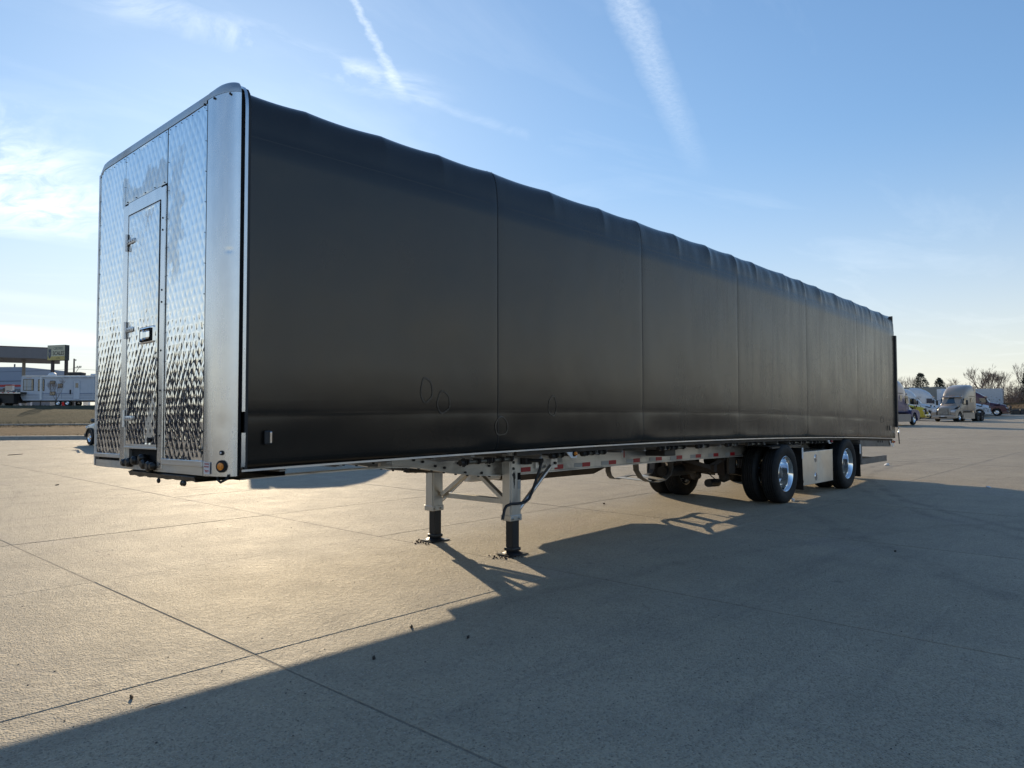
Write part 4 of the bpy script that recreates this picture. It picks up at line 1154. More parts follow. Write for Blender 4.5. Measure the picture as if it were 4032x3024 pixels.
for (fx, zt, zb) in ((10.80, 0.90, 0.20), (13.90, 0.86, 0.24)):
    m = MB()
    m.grid(lambda y, z: (fx + 0.05 * ((zt - z) / (zt - zb)) ** 2 + 0.01 * math.sin(y * 9), y, z), list(np.linspace(0.05, 0.64, 8)), list(np.linspace(zb, zt, 8)))
    m.grid(lambda y, z: (fx + 0.01 + 0.05 * ((zt - z) / (zt - zb)) ** 2 + 0.01 * math.sin(y * 9), y, z), list(np.linspace(0.05, 0.64, 8)), list(np.linspace(zb, zt, 8)))
    m.add([(fx, 0.05, zt), (fx + 0.01, 0.05, zt), (fx + 0.06, 0.05, zb), (fx + 0.05, 0.05, zb)], [(0, 1, 2, 3)])
    P_(m, 'mud_flap', M['flap'], 40, body=False)
    m = MB().bbox(fx - 0.02, fx + 0.02, 0.04, 0.66, zt - 0.01, zt + 0.055, 0.005); P_(m, 'flap_bracket', M['black_steel'], body=False)
    m = MB().bbox(fx - 0.03, fx + 0.025, 0.028, 0.042, zt - 0.14, zt + 0.06, 0.012); P_(m, 'flap_end_plate', M['white_paint'], body=False)
m = MB().box(9.55, 10.80, 0.055, 0.10, 0.985, 1.015); P_(m, 'fender_bar', M['black_steel'], body=False)
m = MB().box(9.5, 10.85, 0.10, 0.66, 1.02, 1.032); P_(m, 'fender_plate', M['flap'], body=False)

# =================================================================== VEHICLES AT A DISTANCE
def ring(hw_b, hw_t, zb, zt, n=14, e=3.2, narrow=0.0):
    """rounded cross-section: half widths at the bottom and top"""
    pts = []
    zc, hz = (zb + zt) / 2, (zt - zb) / 2
    for k in range(n):
        a = 2 * PI * k / n + PI / n
        c, s_ = math.cos(a), math.sin(a)
        yy = math.copysign(abs(c) ** (2 / e), c); zz = math.copysign(abs(s_) ** (2 / e), s_)
        w = hw_b + (hw_t - hw_b) * (zz + 1) / 2
        pts.append((yy * w, zc + zz * hz))
    return pts
def loft(secs, n=18, e=3.6):
    m = MB(); vs = []; fs = []
    for (x, wb, wt_, zb, zt) in secs:
        vs += [(x, y, z) for y, z in ring(wb, wt_, zb, zt, n, e)]
    for i in range(len(secs) - 1):
        for k in range(n):
            fs.append((i * n + k, i * n + (k + 1) % n, (i + 1) * n + (k + 1) % n, (i + 1) * n + k))
    fs.append(tuple(range(n))); fs.append(tuple((len(secs) - 1) * n + k for k in range(n)))
    return m.add(vs, fs)
def far_wheel_meshes():
    t = MB().lathe([(-0.13, 0.29), (-0.14, 0.42), (-0.12, 0.49), (-0.08, 0.505), (0.08, 0.505), (0.12, 0.49), (0.14, 0.42), (0.13, 0.29)], (0, 0, 0), 'y', 28).mesh('tyre', M['rubber'], 40)
    r = MB().lathe([(-0.12, 0.29), (-0.125, 0.28), (-0.10, 0.24), (-0.03, 0.20), (-0.06, 0.12), (-0.12, 0.08), (-0.13, 0.0)], (0, 0, 0), 'y', 20)
    for k in range(8):
        a = 2 * PI * k / 8; r.ell((0.17 * math.cos(a), -0.05, 0.17 * math.sin(a)), 0.02, 0.02, 0.02, 6, 4)
    r = r.mesh('rim', M['chrome'], 40)
    d = MB().lathe([(-0.12, 0.29), (-0.115, 0.27), (0.02, 0.24), (0.03, 0.10), (-0.10, 0.09), (-0.10, 0)], (0, 0, 0), 'y', 20).mesh('rim', M['grey_steel'], 40)
    return t, r, d
FW_T, FW_R, FW_D = far_wheel_meshes()
def far_wheel(root, x, y, z=0.5, deep=False, sc=1.0):
    o = inst('wheel', FW_T, root, (x, y, z)); o.scale = (sc, sc, sc)
    r = inst('rim', FW_D if deep else FW_R, o, (0, 0, 0), (0, 0, 0 if y < 0 else PI))
def semi(label, body, D, s, head, style='round', lower=None, hood_mat=None, bottom_skirt=True, bull=False, grille_bars=7, grille_mat='alu', zoff=0.0, group='semi trucks parked across the lot', sleeper=True, vis=True, mural=False):
    p = bp(D, s); p.z += zoff
    hv = FH * head[0] + RH * head[1]; rz = math.atan2(hv.y, hv.x)
    t = empty('semi_truck', p, rz, label, 'semi truck', group)
    bm = paint(body[0], body[1]); lm = paint(lower[0], lower[1]) if lower else bm
    hm = paint(hood_mat[0], hood_mat[1]) if hood_mat else bm
    # x forward; front bumper at x=0
    secs = [(-1.98, 1.02, 0.98, 0.95, 1.86), (-2.06, 1.06, 0.98, 0.95, 2.02), (-2.50, 1.12, 0.98, 0.95, 2.62), (-2.64, 1.14, 1.00, 0.95, 2.86), (-2.95, 1.17, 1.06, 0.95, 3.28),
            (-3.4, 1.19, 1.12, 0.95, 3.62), (-4.0, 1.21, 1.16, 0.95, 3.88), (-4.7, 1.22, 1.18, 0.95, 3.99), (-5.35, 1.22, 1.18, 0.95, 4.00)]
    if style == 'long':   # lower, swept roof
        secs = [(-2.10, 1.02, 0.98, 0.95, 1.84), (-2.18, 1.06, 0.98, 0.95, 1.98), (-2.60, 1.12, 0.98, 0.95, 2.50), (-2.35, 1.14, 1.02, 2.45, 2.60)]
        secs = [(-2.10, 1.02, 0.98, 0.95, 1.84), (-2.18, 1.06, 0.98, 0.95, 1.98), (-2.62, 1.12, 0.98, 0.95, 2.62), (-2.80, 1.14, 1.02, 0.95, 2.80), (-3.3, 1.18, 1.06, 0.95, 3.15),
                (-3.9, 1.20, 1.10, 0.95, 3.50), (-4.6, 1.22, 1.14, 0.95, 3.78), (-5.4, 1.22, 1.16, 0.95, 3.90), (-5.8, 1.22, 1.16, 0.95, 3.92)]
    cab = loft(secs, 22, 5.0).build('cab', bm, t, 45)
    back = secs[-1][0]
    # hood: narrow crown with separate wide fenders
    hood = loft([(-0.20, 0.66, 0.50, 0.62, 1.42), (-0.28, 0.74, 0.62, 0.60, 1.52), (-0.8, 0.86, 0.74, 0.60, 1.66), (-1.4, 0.98, 0.86, 0.60, 1.78), (-2.06, 1.04, 0.96, 0.60, 1.93)], 18, 3.4).build('hood', hm, t, 45)
    for sgn in (-1, 1):
        m = MB(); n = 13; vs = []
        prof = [(-0.10, 0.62), (-0.06, 0.95), (-0.18, 1.16), (-0.45, 1.28), (-0.95, 1.36), (-1.5, 1.36), (-1.95, 1.28), (-2.06, 0.80), (-1.86, 0.62)]
        arch = [(-1.28 + 0.60 * math.cos(PI * k / 10), 0.52 + 0.60 * math.sin(PI * k / 10)) for k in range(10, -1, -1)]
        arch = [(x, max(z, 0.62)) for x, z in arch]
        m.prism(prof + arch, sgn * 0.72, sgn * 1.20)
        f = m.build('fender', hm, t, 30)
        m = MB().bbox(-0.30, -0.06, sgn * 0.70, sgn * 1.10, 0.98, 1.20, 0.05) if sgn > 0 else MB().bbox(-0.30, -0.06, -1.10, -0.70, 0.98, 1.20, 0.05)
        m.build('headlight', M['clear_lens'], t, 30)
        # side window
        yy = sgn * 1.118
        pts = [(-2.42, 1.95), (-2.66, 2.50), (-3.30, 2.52), (-3.30, 1.86), (-2.62, 1.86)]
        MB().prism(pts, yy - 0.03, yy + 0.03).build('side_window', M['glass_dark'], t)
        if style != 'day':
            MB().prism([(-4.55, 2.1), (-4.55, 2.55), (-4.15, 2.55), (-4.15, 2.1)], sgn * 1.2 - 0.02, sgn * 1.2 + 0.03).build('sleeper_window', M['glass_dark'], t)
        # door outline seam, step fairing
        MB().prism([(-2.16, 0.30), (back + 0.0, 0.30), (back, 0.96), (-2.16, 0.96)], sgn * 1.06, sgn * 1.205).build('side_skirt', lm, t)
        MB().box(-3.36, -3.34, sgn * 1.215 - 0.004, sgn * 1.215 + 0.004, 1.0, 2.6).build('door_gap', M['gap'], t)
        MB().box(-3.9, back, sgn * 1.222 - 0.006, sgn * 1.222 + 0.006, 2.70, 2.74).build('trim_line', M['gap'], t)
        # mirrors
        mo = MB().bbox(-2.50, -2.34, sgn * 1.48 - 0.10, sgn * 1.48 + 0.10, 1.78, 2.30, 0.04).build('mirror', M['black_steel'], t, 30)
        MB().tube([(-2.42, sgn * 1.10, 2.36), (-2.42, sgn * 1.46, 2.28)], 0.02, 6).tube([(-2.42, sgn * 1.10, 1.80), (-2.42, sgn * 1.46, 1.86)], 0.02, 6).build('mirror_arm', M['black_steel'], mo)
        mo = MB().ell((-0.95, sgn * 1.22, 1.62), 0.10, 0.07, 0.10, 10, 6).build('hood_mirror', M['black_steel'], t, 40)
        MB().tube([(-1.0, sgn * 0.95, 1.38), (-0.97, sgn * 1.15, 1.56)], 0.015, 6).build('mirror_arm', M['black_steel'], mo)
        # roof extender at the rear of the sleeper
        MB().box(back - 0.42, back + 0.02, sgn * 1.17 - 0.015, sgn * 1.17 + 0.015, 1.0, 3.85).build('side_extender', bm, t)
        far_wheel(t, -1.28, sgn * 1.02)
        for ax in (back - 0.95, back - 2.2):
            far_wheel(t, ax, sgn * 1.10, 0.5, True); far_wheel(t, ax, sgn * 0.78, 0.5, True)
        # hood vent accents
        MB().prism([(-0.9, 1.42), (-1.55, 1.60), (-1.60, 1.52), (-0.98, 1.32)], sgn * 0.90 - 0.05, sgn * 0.98 + 0.02).build('hood_vent', M['gap'], t)
    # windshield: two curved bands proud of the cab
    m = MB()
    if style == 'long': xa, xb, za, zb_ = -2.15, -2.66, 1.93, 2.56
    else: xa, xb, za, zb_ = -2.03, -2.54, 1.94, 2.60
    def wf(j, k):
        q = -1 + 2 * j / 8; v = k / 3
        return (xa + (xb - xa) * v + 0.06 - 0.16 * q * q, q * (1.02 - 0.08 * v), za + (zb_ - za) * v)
    m.grid(wf, list(range(9)), list(range(4)))
    m.grid(lambda j, k: (wf(j, k)[0] - 0.05, wf(j, k)[1], wf(j, k)[2]), list(range(9)), list(range(4)))
    m.build('windshield', M['glass_blue'], t, 60)
    MB().prism([(xb + 0.10, zb_ - 0.02), (xb + 0.26, zb_ + 0.02), (xb - 0.10, zb_ + 0.20), (xb - 0.30, zb_ + 0.16)], -1.0, 1.0).build('sun_visor', bm, t)
    m = MB()
    for yy in (-0.8, -0.2, 0.0, 0.2, 0.8): m.bbox(xb + 0.02, xb + 0.10, yy - 0.04, yy + 0.04, zb_ + 0.16, zb_ + 0.20, 0.01)
    m.build('roof_marker_row', M['amber'], t)
    # grille with bars, bumper
    MB().bbox(-0.24, -0.13, -0.46, 0.46, 0.72, 1.40, 0.04).build('grille', M['gap'], t)
    for k in range(grille_bars):
        z = 0.80 + 0.55 * k / (grille_bars - 1)
        MB().box(-0.14, -0.115, -0.45, 0.45, z - 0.014, z + 0.014).build('grille_bar', M[grille_mat], t)
    bmp = loft([(0.06, 1.02, 1.0, 0.34, 0.62), (0.03, 1.12, 1.12, 0.30, 0.70), (-0.15, 1.20, 1.20, 0.28, 0.74), (-0.62, 1.23, 1.22, 0.28, 0.74)], 16, 4).build('bumper', bm, t, 40)
    MB().box(0.05, 0.075, -0.40, 0.40, 0.38, 0.50).build('bumper_intake', M['gap'], bmp)
    MB().box(0.06, 0.09, -0.17, 0.17, 0.53, 0.63).build('number_plate', M['sticker'], bmp)
    # frame and coupling behind the sleeper
    MB().box(back - 2.9, back, -0.45, -0.30, 0.75, 1.0).box(back - 2.9, back, 0.30, 0.45, 0.75, 1.0).box(back - 2.2, back - 1.0, -0.5, 0.5, 1.0, 1.12).build('chassis', M['black_steel'], t)
    MB().box(back - 2.95, -1.9, -0.9, 0.9, 0.45, 0.74).build('underbody', M['black_steel'], t)
    MB().tube([(back - 0.1, 1.0, 0.9), (back - 0.1, 1.0, 2.6)], 0.07, 10).build('exhaust_stack', M['chrome'], t, 40)
    if bull:
        m = MB()
        for z in (0.45, 0.75, 1.05, 1.35): m.tube([(0.22, -1.1, z), (0.30, -0.8, z), (0.30, 0.8, z), (0.22, 1.1, z)], 0.035, 8)
        for y in (-0.8, 0, 0.8): m.tube([(0.30, y, 0.40), (0.30, y, 1.42)], 0.035, 8)
        m.build('bull_bar', M['black_steel'], t, 40)
        for y in (-1.02, 1.02): MB().bbox(0.10, 0.2, y - 0.08, y + 0.08, 1.2, 1.32, 0.03).build('fog_lamp', M['clear_lens'], t)
    if mural:
        rng = random.Random(9); m = MB()
        for (cx, cz, r) in ((-0.75, 1.05, 0.20), (-0.45, 1.12, 0.16), (-0.30, 0.80, 0.18), (-0.62, 0.82, 0.12), (-0.25, 1.02, 0.10)):
            pts = [(cx + r * (1 if k % 2 else 0.55) * math.cos(k * PI / 6), min(1.20, cz + r * (1 if k % 2 else 0.55) * math.sin(k * PI / 6))) for k in range(12)]
            m.prism(pts, -1.206, -1.202)
        m.build('painted_graphic', M['sticker_grey'], t)
    return t

# the far right group
semi('blue and grey sleeper truck at the rear edge of the black trailer', ('violet_blue_paint', (0.060, 0.055, 0.16)), 66.6, 35.35, (0.67, 0.74), lower=('slate_paint', (0.10, 0.11, 0.13)))
semi('yellow truck, only its hood and bumper showing behind the blue truck', ('yellow_paint', (0.62, 0.47, 0.015)), 86.0, 48.1, (-0.66, 0.75), grille_mat='black_steel')
semi('nearest white sleeper truck, side on, beside the tan truck', ('white_truck_paint', (0.62, 0.64, 0.66)), 95.0, 54.8, (-0.52, 0.85), lower=('black_skirt_paint', (0.03, 0.03, 0.035)))
semi('second white sleeper truck whose roof rises behind the nearest white one', ('white_truck_paint_b', (0.60, 0.62, 0.65)), 101.0, 60.3, (-0.52, 0.85))
semi('tan sleeper truck facing the camera with a slatted silver grille', ('tan_metallic_paint', (0.34, 0.275, 0.215)), 78.5, 45.6, (-0.63, -0.77), grille_mat='alu')
semi('white truck with grey graphics on its hood, half hidden behind the tan truck', ('white_mural_paint', (0.60, 0.62, 0.65)), 100.5, 64.9, (-0.58, 0.81), mural=True, style='long')
semi('maroon long-nose sleeper truck with a black bull bar', ('maroon_paint', (0.075, 0.012, 0.022)), 104.0, 69.6, (-0.62, 0.78), style='long', bull=True)
# the truck parked out of sight behind the black trailer; its shadow falls beyond the nose
semi('truck parked behind the black trailer, its shadow showing under the deck', ('silver_truck_paint', (0.30, 0.31, 0.33)), 28.2, -3.9, (-0.02, 1.0))

def box_trailer(label, D, s, head, L=14.6, col=(0.55, 0.57, 0.60), name='box_trailer', open_end=False):
    p = bp(D, s); hv = FH * head[0] + RH * head[1]
    t = empty(name, p, math.atan2(hv.y, hv.x), label, 'trailer', 'box trailers parked along the far side')
    m_ = paint('trailer_' + name + str(int(D * 10)), col, 0.5, 0.2)
    MB().bbox(-L, 0, -1.3, 1.3, 1.15, 4.05, 0.03).build('box', m_, t)
    for k in range(int(L / 0.6)):
        for sg in (-1, 1): MB().box(-0.3 - k * 0.6 - 0.01, -0.3 - k * 0.6 + 0.01, sg * 1.305 - 0.008, sg * 1.305 + 0.008, 1.2, 4.0).build('panel_rib', m_, t)
    MB().box(-L, 0, -1.31, 1.31, 1.08, 1.16).build('bottom_rail', M['alu_dull'], t)
    MB().box(-0.02, 0.03, -1.31, 1.31, 3.93, 4.08).build('top_frame', M['alu'], t)
    if open_end: MB().box(0.005, 0.02, -1.15, 1.15, 1.25, 3.85).build('open_doorway', M['gap'], t)
    for ax in (-L + 1.2, -L + 2.5):
        for y in (-1.1, -0.78, 0.78, 1.1): far_wheel(t, ax, y, 0.5, True)
    for y in (-0.6, 0.6): MB().box(-2.8, -2.65, y - 0.06, y + 0.06, 0.02, 1.1).build('landing_leg', M['grey_steel'], t)
    return t
box_trailer('pale blue-white box trailer standing behind the maroon truck', 128, 84.8, (-0.62, 0.78), 14)
box_trailer('long grey box trailer behind the white truck roofs, its roof edge just showing', 113, 66.2, (-0.5, 0.86), 16, (0.20, 0.21, 0.20))
box_trailer('grey box trailer with a dark open doorway behind the tan truck', 119, 69.5, (-0.55, 0.84), 13, (0.24, 0.25, 0.24), open_end=True)

# dark trucks to the left of the frame: they show in the quilted steel
semi('dark blue truck left of the frame, mirrored in the quilted front panels', ('navy_paint', (0.015, 0.02, 0.035)), 15.5, -21.5, (0.947, 0.315))
semi('black truck left of the frame beside the dark blue one', ('black_paint', (0.012, 0.012, 0.013)), 24.0, -38.0, (0.947, 0.315))
box_trailer('dark grey box trailer left of the frame behind the two dark trucks', 30, -50, (0.947, 0.315), 15, (0.05, 0.05, 0.055))

# cars
def car(label, p, rz, paintmat, kind='suv', cat='car', group=None):
    t = empty('parked_car', p, rz, label, cat, group)
    # x forward, length 4.6
    H = 1.68 if kind == 'suv' else 1.42
    MB_ = loft([(2.28, 0.62, 0.58, 0.42, 0.72), (2.20, 0.78, 0.72, 0.36, 0.88), (1.9, 0.88, 0.82, 0.30, 0.98), (1.0, 0.90, 0.86, 0.28, 1.08), (0.0, 0.91, 0.88, 0.28, 1.10), (-1.2, 0.91, 0.87, 0.28, 1.12), (-2.05, 0.88, 0.82, 0.32, 1.12), (-2.28, 0.80, 0.74, 0.40, 1.05)], 20, 4.2)
    MB_.build('body', paintmat, t, 45)
    secs = [(1.05, 0.80, 0.72, 0.95, 1.10), (0.25, 0.82, 0.66, 0.95, H - 0.10), (-0.4, 0.83, 0.66, 0.95, H), (-1.5, 0.82, 0.64, 0.95, H - 0.03), (-2.1, 0.80, 0.70, 0.95, 1.30 if kind == 'suv' else 1.12)]
    if kind != 'suv': secs[3] = (-1.2, 0.82, 0.64, 0.95, H - 0.06)
    loft(secs, 18, 4.0).build('greenhouse', M['glass_dark'], t, 45)
    loft([(0.28, 0.62, 0.62, H - 0.11, H - 0.06), (-0.4, 0.66, 0.64, H - 0.03, H + 0.02), (-1.5, 0.64, 0.62, H - 0.06, H - 0.01), (-1.75, 0.60, 0.58, H - 0.14, H - 0.09)], 14, 4).build('roof', paintmat, t, 40)
    for sg in (-1, 1):
        for (x0, x1) in ((1.0, 0.30), (-0.45, -0.50), (-1.45, -1.60)):
            MB().bar((x0, sg * 0.86, 1.06), (x1, sg * 0.70, H - 0.05), 0.05, 0.07).build('pillar', paintmat, t)
        for ax in (1.42, -1.38):
            far_wheel(t, ax, sg * 0.82, 0.34, False, 0.67)
            MB().lathe([(0, 0.36), (0, 0.42), (-0.12 * sg, 0.42), (-0.12 * sg, 0.36)], (ax, sg * 0.93, 0.36), 'y', 16, 0, PI).build('arch_trim', M['black_steel'], t)
        MB().ell((2.08, sg * 0.66, 0.78), 0.16, 0.16, 0.09, 10, 6).build('headlight', M['clear_lens'], t, 40)
        MB().ell((0.78, sg * 1.0, 1.10), 0.07, 0.12, 0.09, 8, 6).build('mirror', paintmat, t, 40)
        MB().bbox(-2.27, -2.18, sg * 0.70 - 0.08, sg * 0.70 + 0.08, 0.85, 1.20, 0.03).build('tail_light', M['red_lens'], t)
    MB().bbox(2.20, 2.30, -0.45, 0.45, 0.60, 0.76, 0.03).build('grille', M['gap'], t)
    MB().bbox(2.16, 2.34, -0.80, 0.80, 0.34, 0.52, 0.05).build('bumper', M['black_steel'], t)
    return t
def hd(a, b):
    v = FH * a + RH * b; return math.atan2(v.y, v.x)
pc = bp(32.72, -17.08)
car('grey-green SUV partly hidden behind the front left edge of the black trailer', pc, hd(0.642, -0.768), paint('grey_green_paint', (0.07, 0.085, 0.085)))

# =================================================================== LEFT BACKGROUND
def travel_trailer():
    p = bk(80, -47.0)
    hv = RH; rz = math.atan2(hv.y, hv.x)
    t = empty('travel_trailer', p, rz, 'white travel trailer with big front window and rooftop units on top of the grass bank', 'camper trailer')
    wm = paint('camper_white', (0.50, 0.53, 0.58), 0.45, 0.2); trim = simple('camper_trim', (0.10, 0.12, 0.17), 0.5)
    # local x along the length (left end at x=-5.2), near face at y=-1.2
    prof = [(-5.0, 0.62), (-5.25, 1.05), (-5.28, 1.5), (-5.2, 3.12), (-5.1, 3.24), (-4.9, 3.28), (5.0, 3.30), (5.1, 3.2), (5.1, 0.62)]
    body = MB().prism(prof, -1.2, 1.2).build('body', wm, t)
    # roof edge and belt lines
    MB().box(-5.1, 5.1, -1.225, -1.20, 3.20, 3.27).build('awning_rail', M['alu'], t)
    for z in (0.80, 0.95, 1.12, 1.25): MB().box(-5.2, 5.08, -1.215, -1.2005, z, z + 0.018).build('siding_line', trim, t)
    MB().box(-3.1, 5.08, -1.216, -1.2005, 1.33, 1.40).build('stripe', simple('stripe_blue', (0.16, 0.20, 0.30), .5), t)
    # slide-out
    MB().bbox(-3.18, -3.02, -1.30, -1.2, 0.66, 3.16, 0.02).build('corner_trim', M['white_paint'], t)
    MB().tube([(-3.0, -1.28, 3.10), (2.6, -1.28, 3.10)], 0.06, 10).build('awning_roll', M['white_paint'], t, 40)
    MB().bar((-2.95, -1.27, 3.1), (-2.95, -1.27, 0.75), 0.05, 0.05).bar((2.5, -1.27, 3.1), (2.5, -1.27, 0.75), 0.05, 0.05).build('awning_arm', M['white_paint'], t)
    def win(x0, x1, z0, z1, curtain=None, bars=()):
        f = MB().bbox(x0 - 0.05, x1 + 0.05, -1.235, -1.195, z0 - 0.05, z1 + 0.05, 0.02).build('window', M['gap'], t)
        MB().box(x0, x1, -1.240, -1.236, z0, z1).build('pane', M['glass_dark'], f)
        for (a, b) in (curtain or []): MB().box(a, b, -1.2425, -1.2405, z0 + 0.02, z1 - 0.02).build('blind', M['tape_white'], f)
        for z in bars: MB().box(x0, x1, -1.245, -1.2405, z, z + 0.03).build('mullion', M['gap'], f)
    win(-4.95, -3.72 + 0.05 - 0.25, 1.72, 2.86, [(-4.9, -4.62), (-4.55, -4.1)], (2.05,))
    win(-3.62 + 0.55 - 0.25, -2.75 + 0.05, 1.68, 2.82, [], (2.0,)) if False else win(-3.05 - 0.62 + 0.3, -2.85 + 0.42 - 0.35, 1.68, 2.82, [(-3.1, -2.95)], (2.0,))
    win(-2.1, -1.62, 2.40, 2.66); win(-1.25, -0.85, 2.02, 2.36); win(-2.1, -1.62, 1.22, 1.52)
    d = MB().bbox(0.35, 1.05, -1.235, -1.20, 0.72, 2.72, 0.05).build('entry_door', wm, t)
    MB().bbox(0.38, 1.02, -1.24, -1.236, 0.76, 2.68, 0.002).build('door_panel', paint('camper_door', (0.56, 0.59, 0.63), .5, .1), d)
    MB().bbox(0.58, 0.88, -1.25, -1.24, 1.98, 2.46, 0.01).build('door_window', M['glass_dark'], d)
    MB().bbox(-0.02, 0.10, -1.28, -1.2, 1.30, 1.75, 0.02).build('grab_handle', M['gap'], t)
    MB().box(-0.9, -0.88, -1.212, -1.2, 0.8, 3.0).build('panel_joint', trim, t)
    # frame, wheels, jacks
    MB().box(-5.3, 5.1, -1.0, 1.0, 0.48, 0.62).build('frame', M['black_steel'], t)
    MB().box(-5.9, -5.0, -0.1, 0.1, 0.42, 0.55).build('tongue', M['black_steel'], t)
    for x in (-1.35, -0.35):
        for y in (-1.02, 1.02): far_wheel(t, x, y, 0.34, False, 0.67)
    for x in (-3.4, 3.4): MB().box(x - 0.04, x + 0.04, -0.8, -0.72, 0.02, 0.5).build('jack', M['black_steel'], t)
    # rooftop units
    MB().ell((-2.55, -0.2, 3.32), 0.42, 0.42, 0.34, 14, 8).build('roof_dome', M['white_paint'], t, 40)
    MB().bbox(-0.9, 0.75, -0.5, 0.5, 3.34, 3.68, 0.14).build('air_conditioner', M['brown_steel'], t, 40)
    MB().bbox(1.6, 2.4, -0.3, 0.3, 3.30, 3.50, 0.06).build('roof_vent', M['white_paint'], t)
    MB().tube([(-2.95, 0.3, 3.28), (-2.95, 0.3, 3.55), (-3.2, 0.3, 3.56)], 0.015, 5).build('antenna', M['gap'], t)
    MB().cyl((-1.1, -0.3, 3.28), 0.12, 0.12, 'z', 10).build('roof_cap', M['black_steel'], t)
    m = MB()
    for x in (-4.6, -4.4, -4.2, -3.2): m.bbox(x - 0.04, x + 0.04, -1.225, -1.2, 3.02, 3.08, 0.01)
    m.build('clearance_lamps', M['amber'], t)
    return t
travel_trailer()

def left_flatbed():
    p = bk(79, -54.7); t = empty('flatbed_trailer', p, math.atan2(RH.y, RH.x), 'dark flatbed trailer with striped deck edge parked left of the white camper', 'flatbed trailer')
    MB().box(-12, 3.1, -1.25, 1.25, 1.32, 1.50).build('deck', M['brown_steel'], t)
    MB().box(-12, 3.1, -1.27, -1.251, 1.34, 1.50).build('side_rail', M['alu_beam'], t)
    for k in range(24):
        MB().box(-11.0 + k * 0.58, -10.8 + k * 0.58, -1.276, -1.271, 1.40, 1.48).build('reflective_tape', M['tape_red'], t)
    MB().box(-12, 2.4, -0.9, 0.9, 0.35, 1.31).build('underframe', M['black_steel'], t)
    for x in (-0.9, 0.4):
        for y in (-1.05, 1.05): far_wheel(t, x, y, 0.5, True)
    MB().box(2.38, 2.42, -1.2, -0.5, 0.2, 1.3).build('mud_flap', M['flap'], t)
    return t
left_flatbed()
def crate(label, s, D, w, h, mat, name='crate', cat='crate'):
    p = bk(D, s); t = MB().bbox(-w / 2, w / 2, -0.2, 0.2, 0.0, h, 0.02)
    t.box(-w / 2 - 0.01, w / 2 + 0.01, -0.22, 0.22, h - 0.06, h + 0.01)
    o = t.build(name, mat, None); o.location = p; o.rotation_euler = (0, 0, math.atan2(RH.y, RH.x)); tag(o, label, cat)
crate('white barrier block on the ground under the dark flatbed', -54.3, 81.3, 0.75, 0.6, M['white_paint'], 'barrier_block', 'barrier')
crate('pale post base right of the dark flatbed', -53.4, 82, 0.4, 0.6, M['sticker'], 'post_base', 'bollard')
crate('white crate seen under the front of the camper', -53.2 + 1.4, 84, 0.9, 0.6, M['tape_white'])
crate('red crate seen under the front of the camper', -50.6 - 0.6 + 0.8, 84, 1.0, 0.62, M['tape_red'])
crate('small white crate under the camper beside the red one', -48.2, 84, 0.6, 0.6, M['white_paint'])

def canopy():
    # rotated slab roof on columns
    c = bk(110, -67.2)
    ang = hd(0.52, 0.853)
    t = empty('fuel_canopy', c, ang, 'long grey fuel station canopy on tan columns at the left edge', 'canopy')
    zt = 8.65; zb = 7.05
    m = paint('canopy_fascia', (0.17, 0.165, 0.17), 0.6, 0)
    MB().bbox(-34, 0, 0, 12, zb, zt, 0.04).build('roof', m, t)
    MB().box(-34.05, 0.05, -0.05, 12.05, zt, zt + 0.10).build('roof_edge', M['tape_red'] if False else simple('canopy_red_edge', (0.12, 0.06, 0.06), .6), t)
    MB().box(-33.8, -0.2, 0.2, 11.8, zb - 0.03, zb - 0.002).build('soffit', simple('soffit_dark', (0.10, 0.10, 0.11), .7), t)
    cm = simple('column_tan', (0.24, 0.22, 0.19), .7, nscale=3, namt=.1)
    for x in (-4.6, -8.5, -17.5, -26): MB().bbox(x - 0.22, x + 0.22, 3.2, 3.64, 0, zb, 0.02).build('column', cm, t)
    return t
canopy()
def store():
    t = empty('store_building', bk(150, -101.3), math.atan2(RH.y, RH.x), 'low store building with pale blue roof band and red line behind the canopy', 'building')
    MB().box(-24, 2.3, 0, 14, 0, 3.6).build('wall', simple('store_wall', (0.24, 0.21, 0.20), .7, nscale=2, namt=.1), t)
    MB().box(-24.2, 2.4, -0.5, 14, 3.6, 8.1).build('roof_band', simple('roof_band_blue', (0.27, 0.31, 0.38), .6), t)
    MB().box(-24.25, 2.45, -0.56, -0.49, 4.1, 4.5).build('red_line', M['tape_red'], t)
    MB().box(-24.25, 2.45, -0.56, -0.49, 5.2, 5.32).build('band_joint', simple('band_dark_blue', (0.12, .15, .2), .6), t)  # narrow darker blue strip along the roof band
    MB().box(2.4, 5.5, 1, 14, 0, 4.6).build('side_wing', simple('store_wing', (0.22, 0.20, 0.20), .7), t)
    MB().cyl((-2.2, 4, 8.1), 0.15, 0.9, 'z', 8).build('vent_pipe', M['grey_steel'], t)
    for k in range(5):
        f = MB().box(-22 + k * 4.5, -19 + k * 4.5, -0.03, 0.0, 0.5, 2.8).build('window', M['gap'], t)
        MB().box(-21.8 + k * 4.5, -19.2 + k * 4.5, -0.05, -0.031, 0.7, 2.6).build('pane', M['glass_dark'], f)
    return t
store()
def pump():
    t = empty('fuel_pump', bk(118, -80.0), math.atan2(RH.y, RH.x), 'white fuel pump cabinet with red top under the canopy', 'fuel pump')
    MB().bbox(-0.55, 0.55, -0.3, 0.3, 0.0, 3.4, 0.05).build('cabinet', M['sticker'], t)
    MB().bbox(-0.65, 0.62, -0.35, 0.35, 3.4, 3.55, 0.03).build('top', M['tape_red'], t)
    MB().box(-0.9, -0.55, -0.3, 0.3, 0.0, 3.0).build('hose_post', M['grey_steel'], t)
    MB().box(-0.3, 0.35, -0.31, -0.302, 2.3, 2.6).build('nameplate', M['gap'], t)
pump()
pcar = bk(104, -69.6)
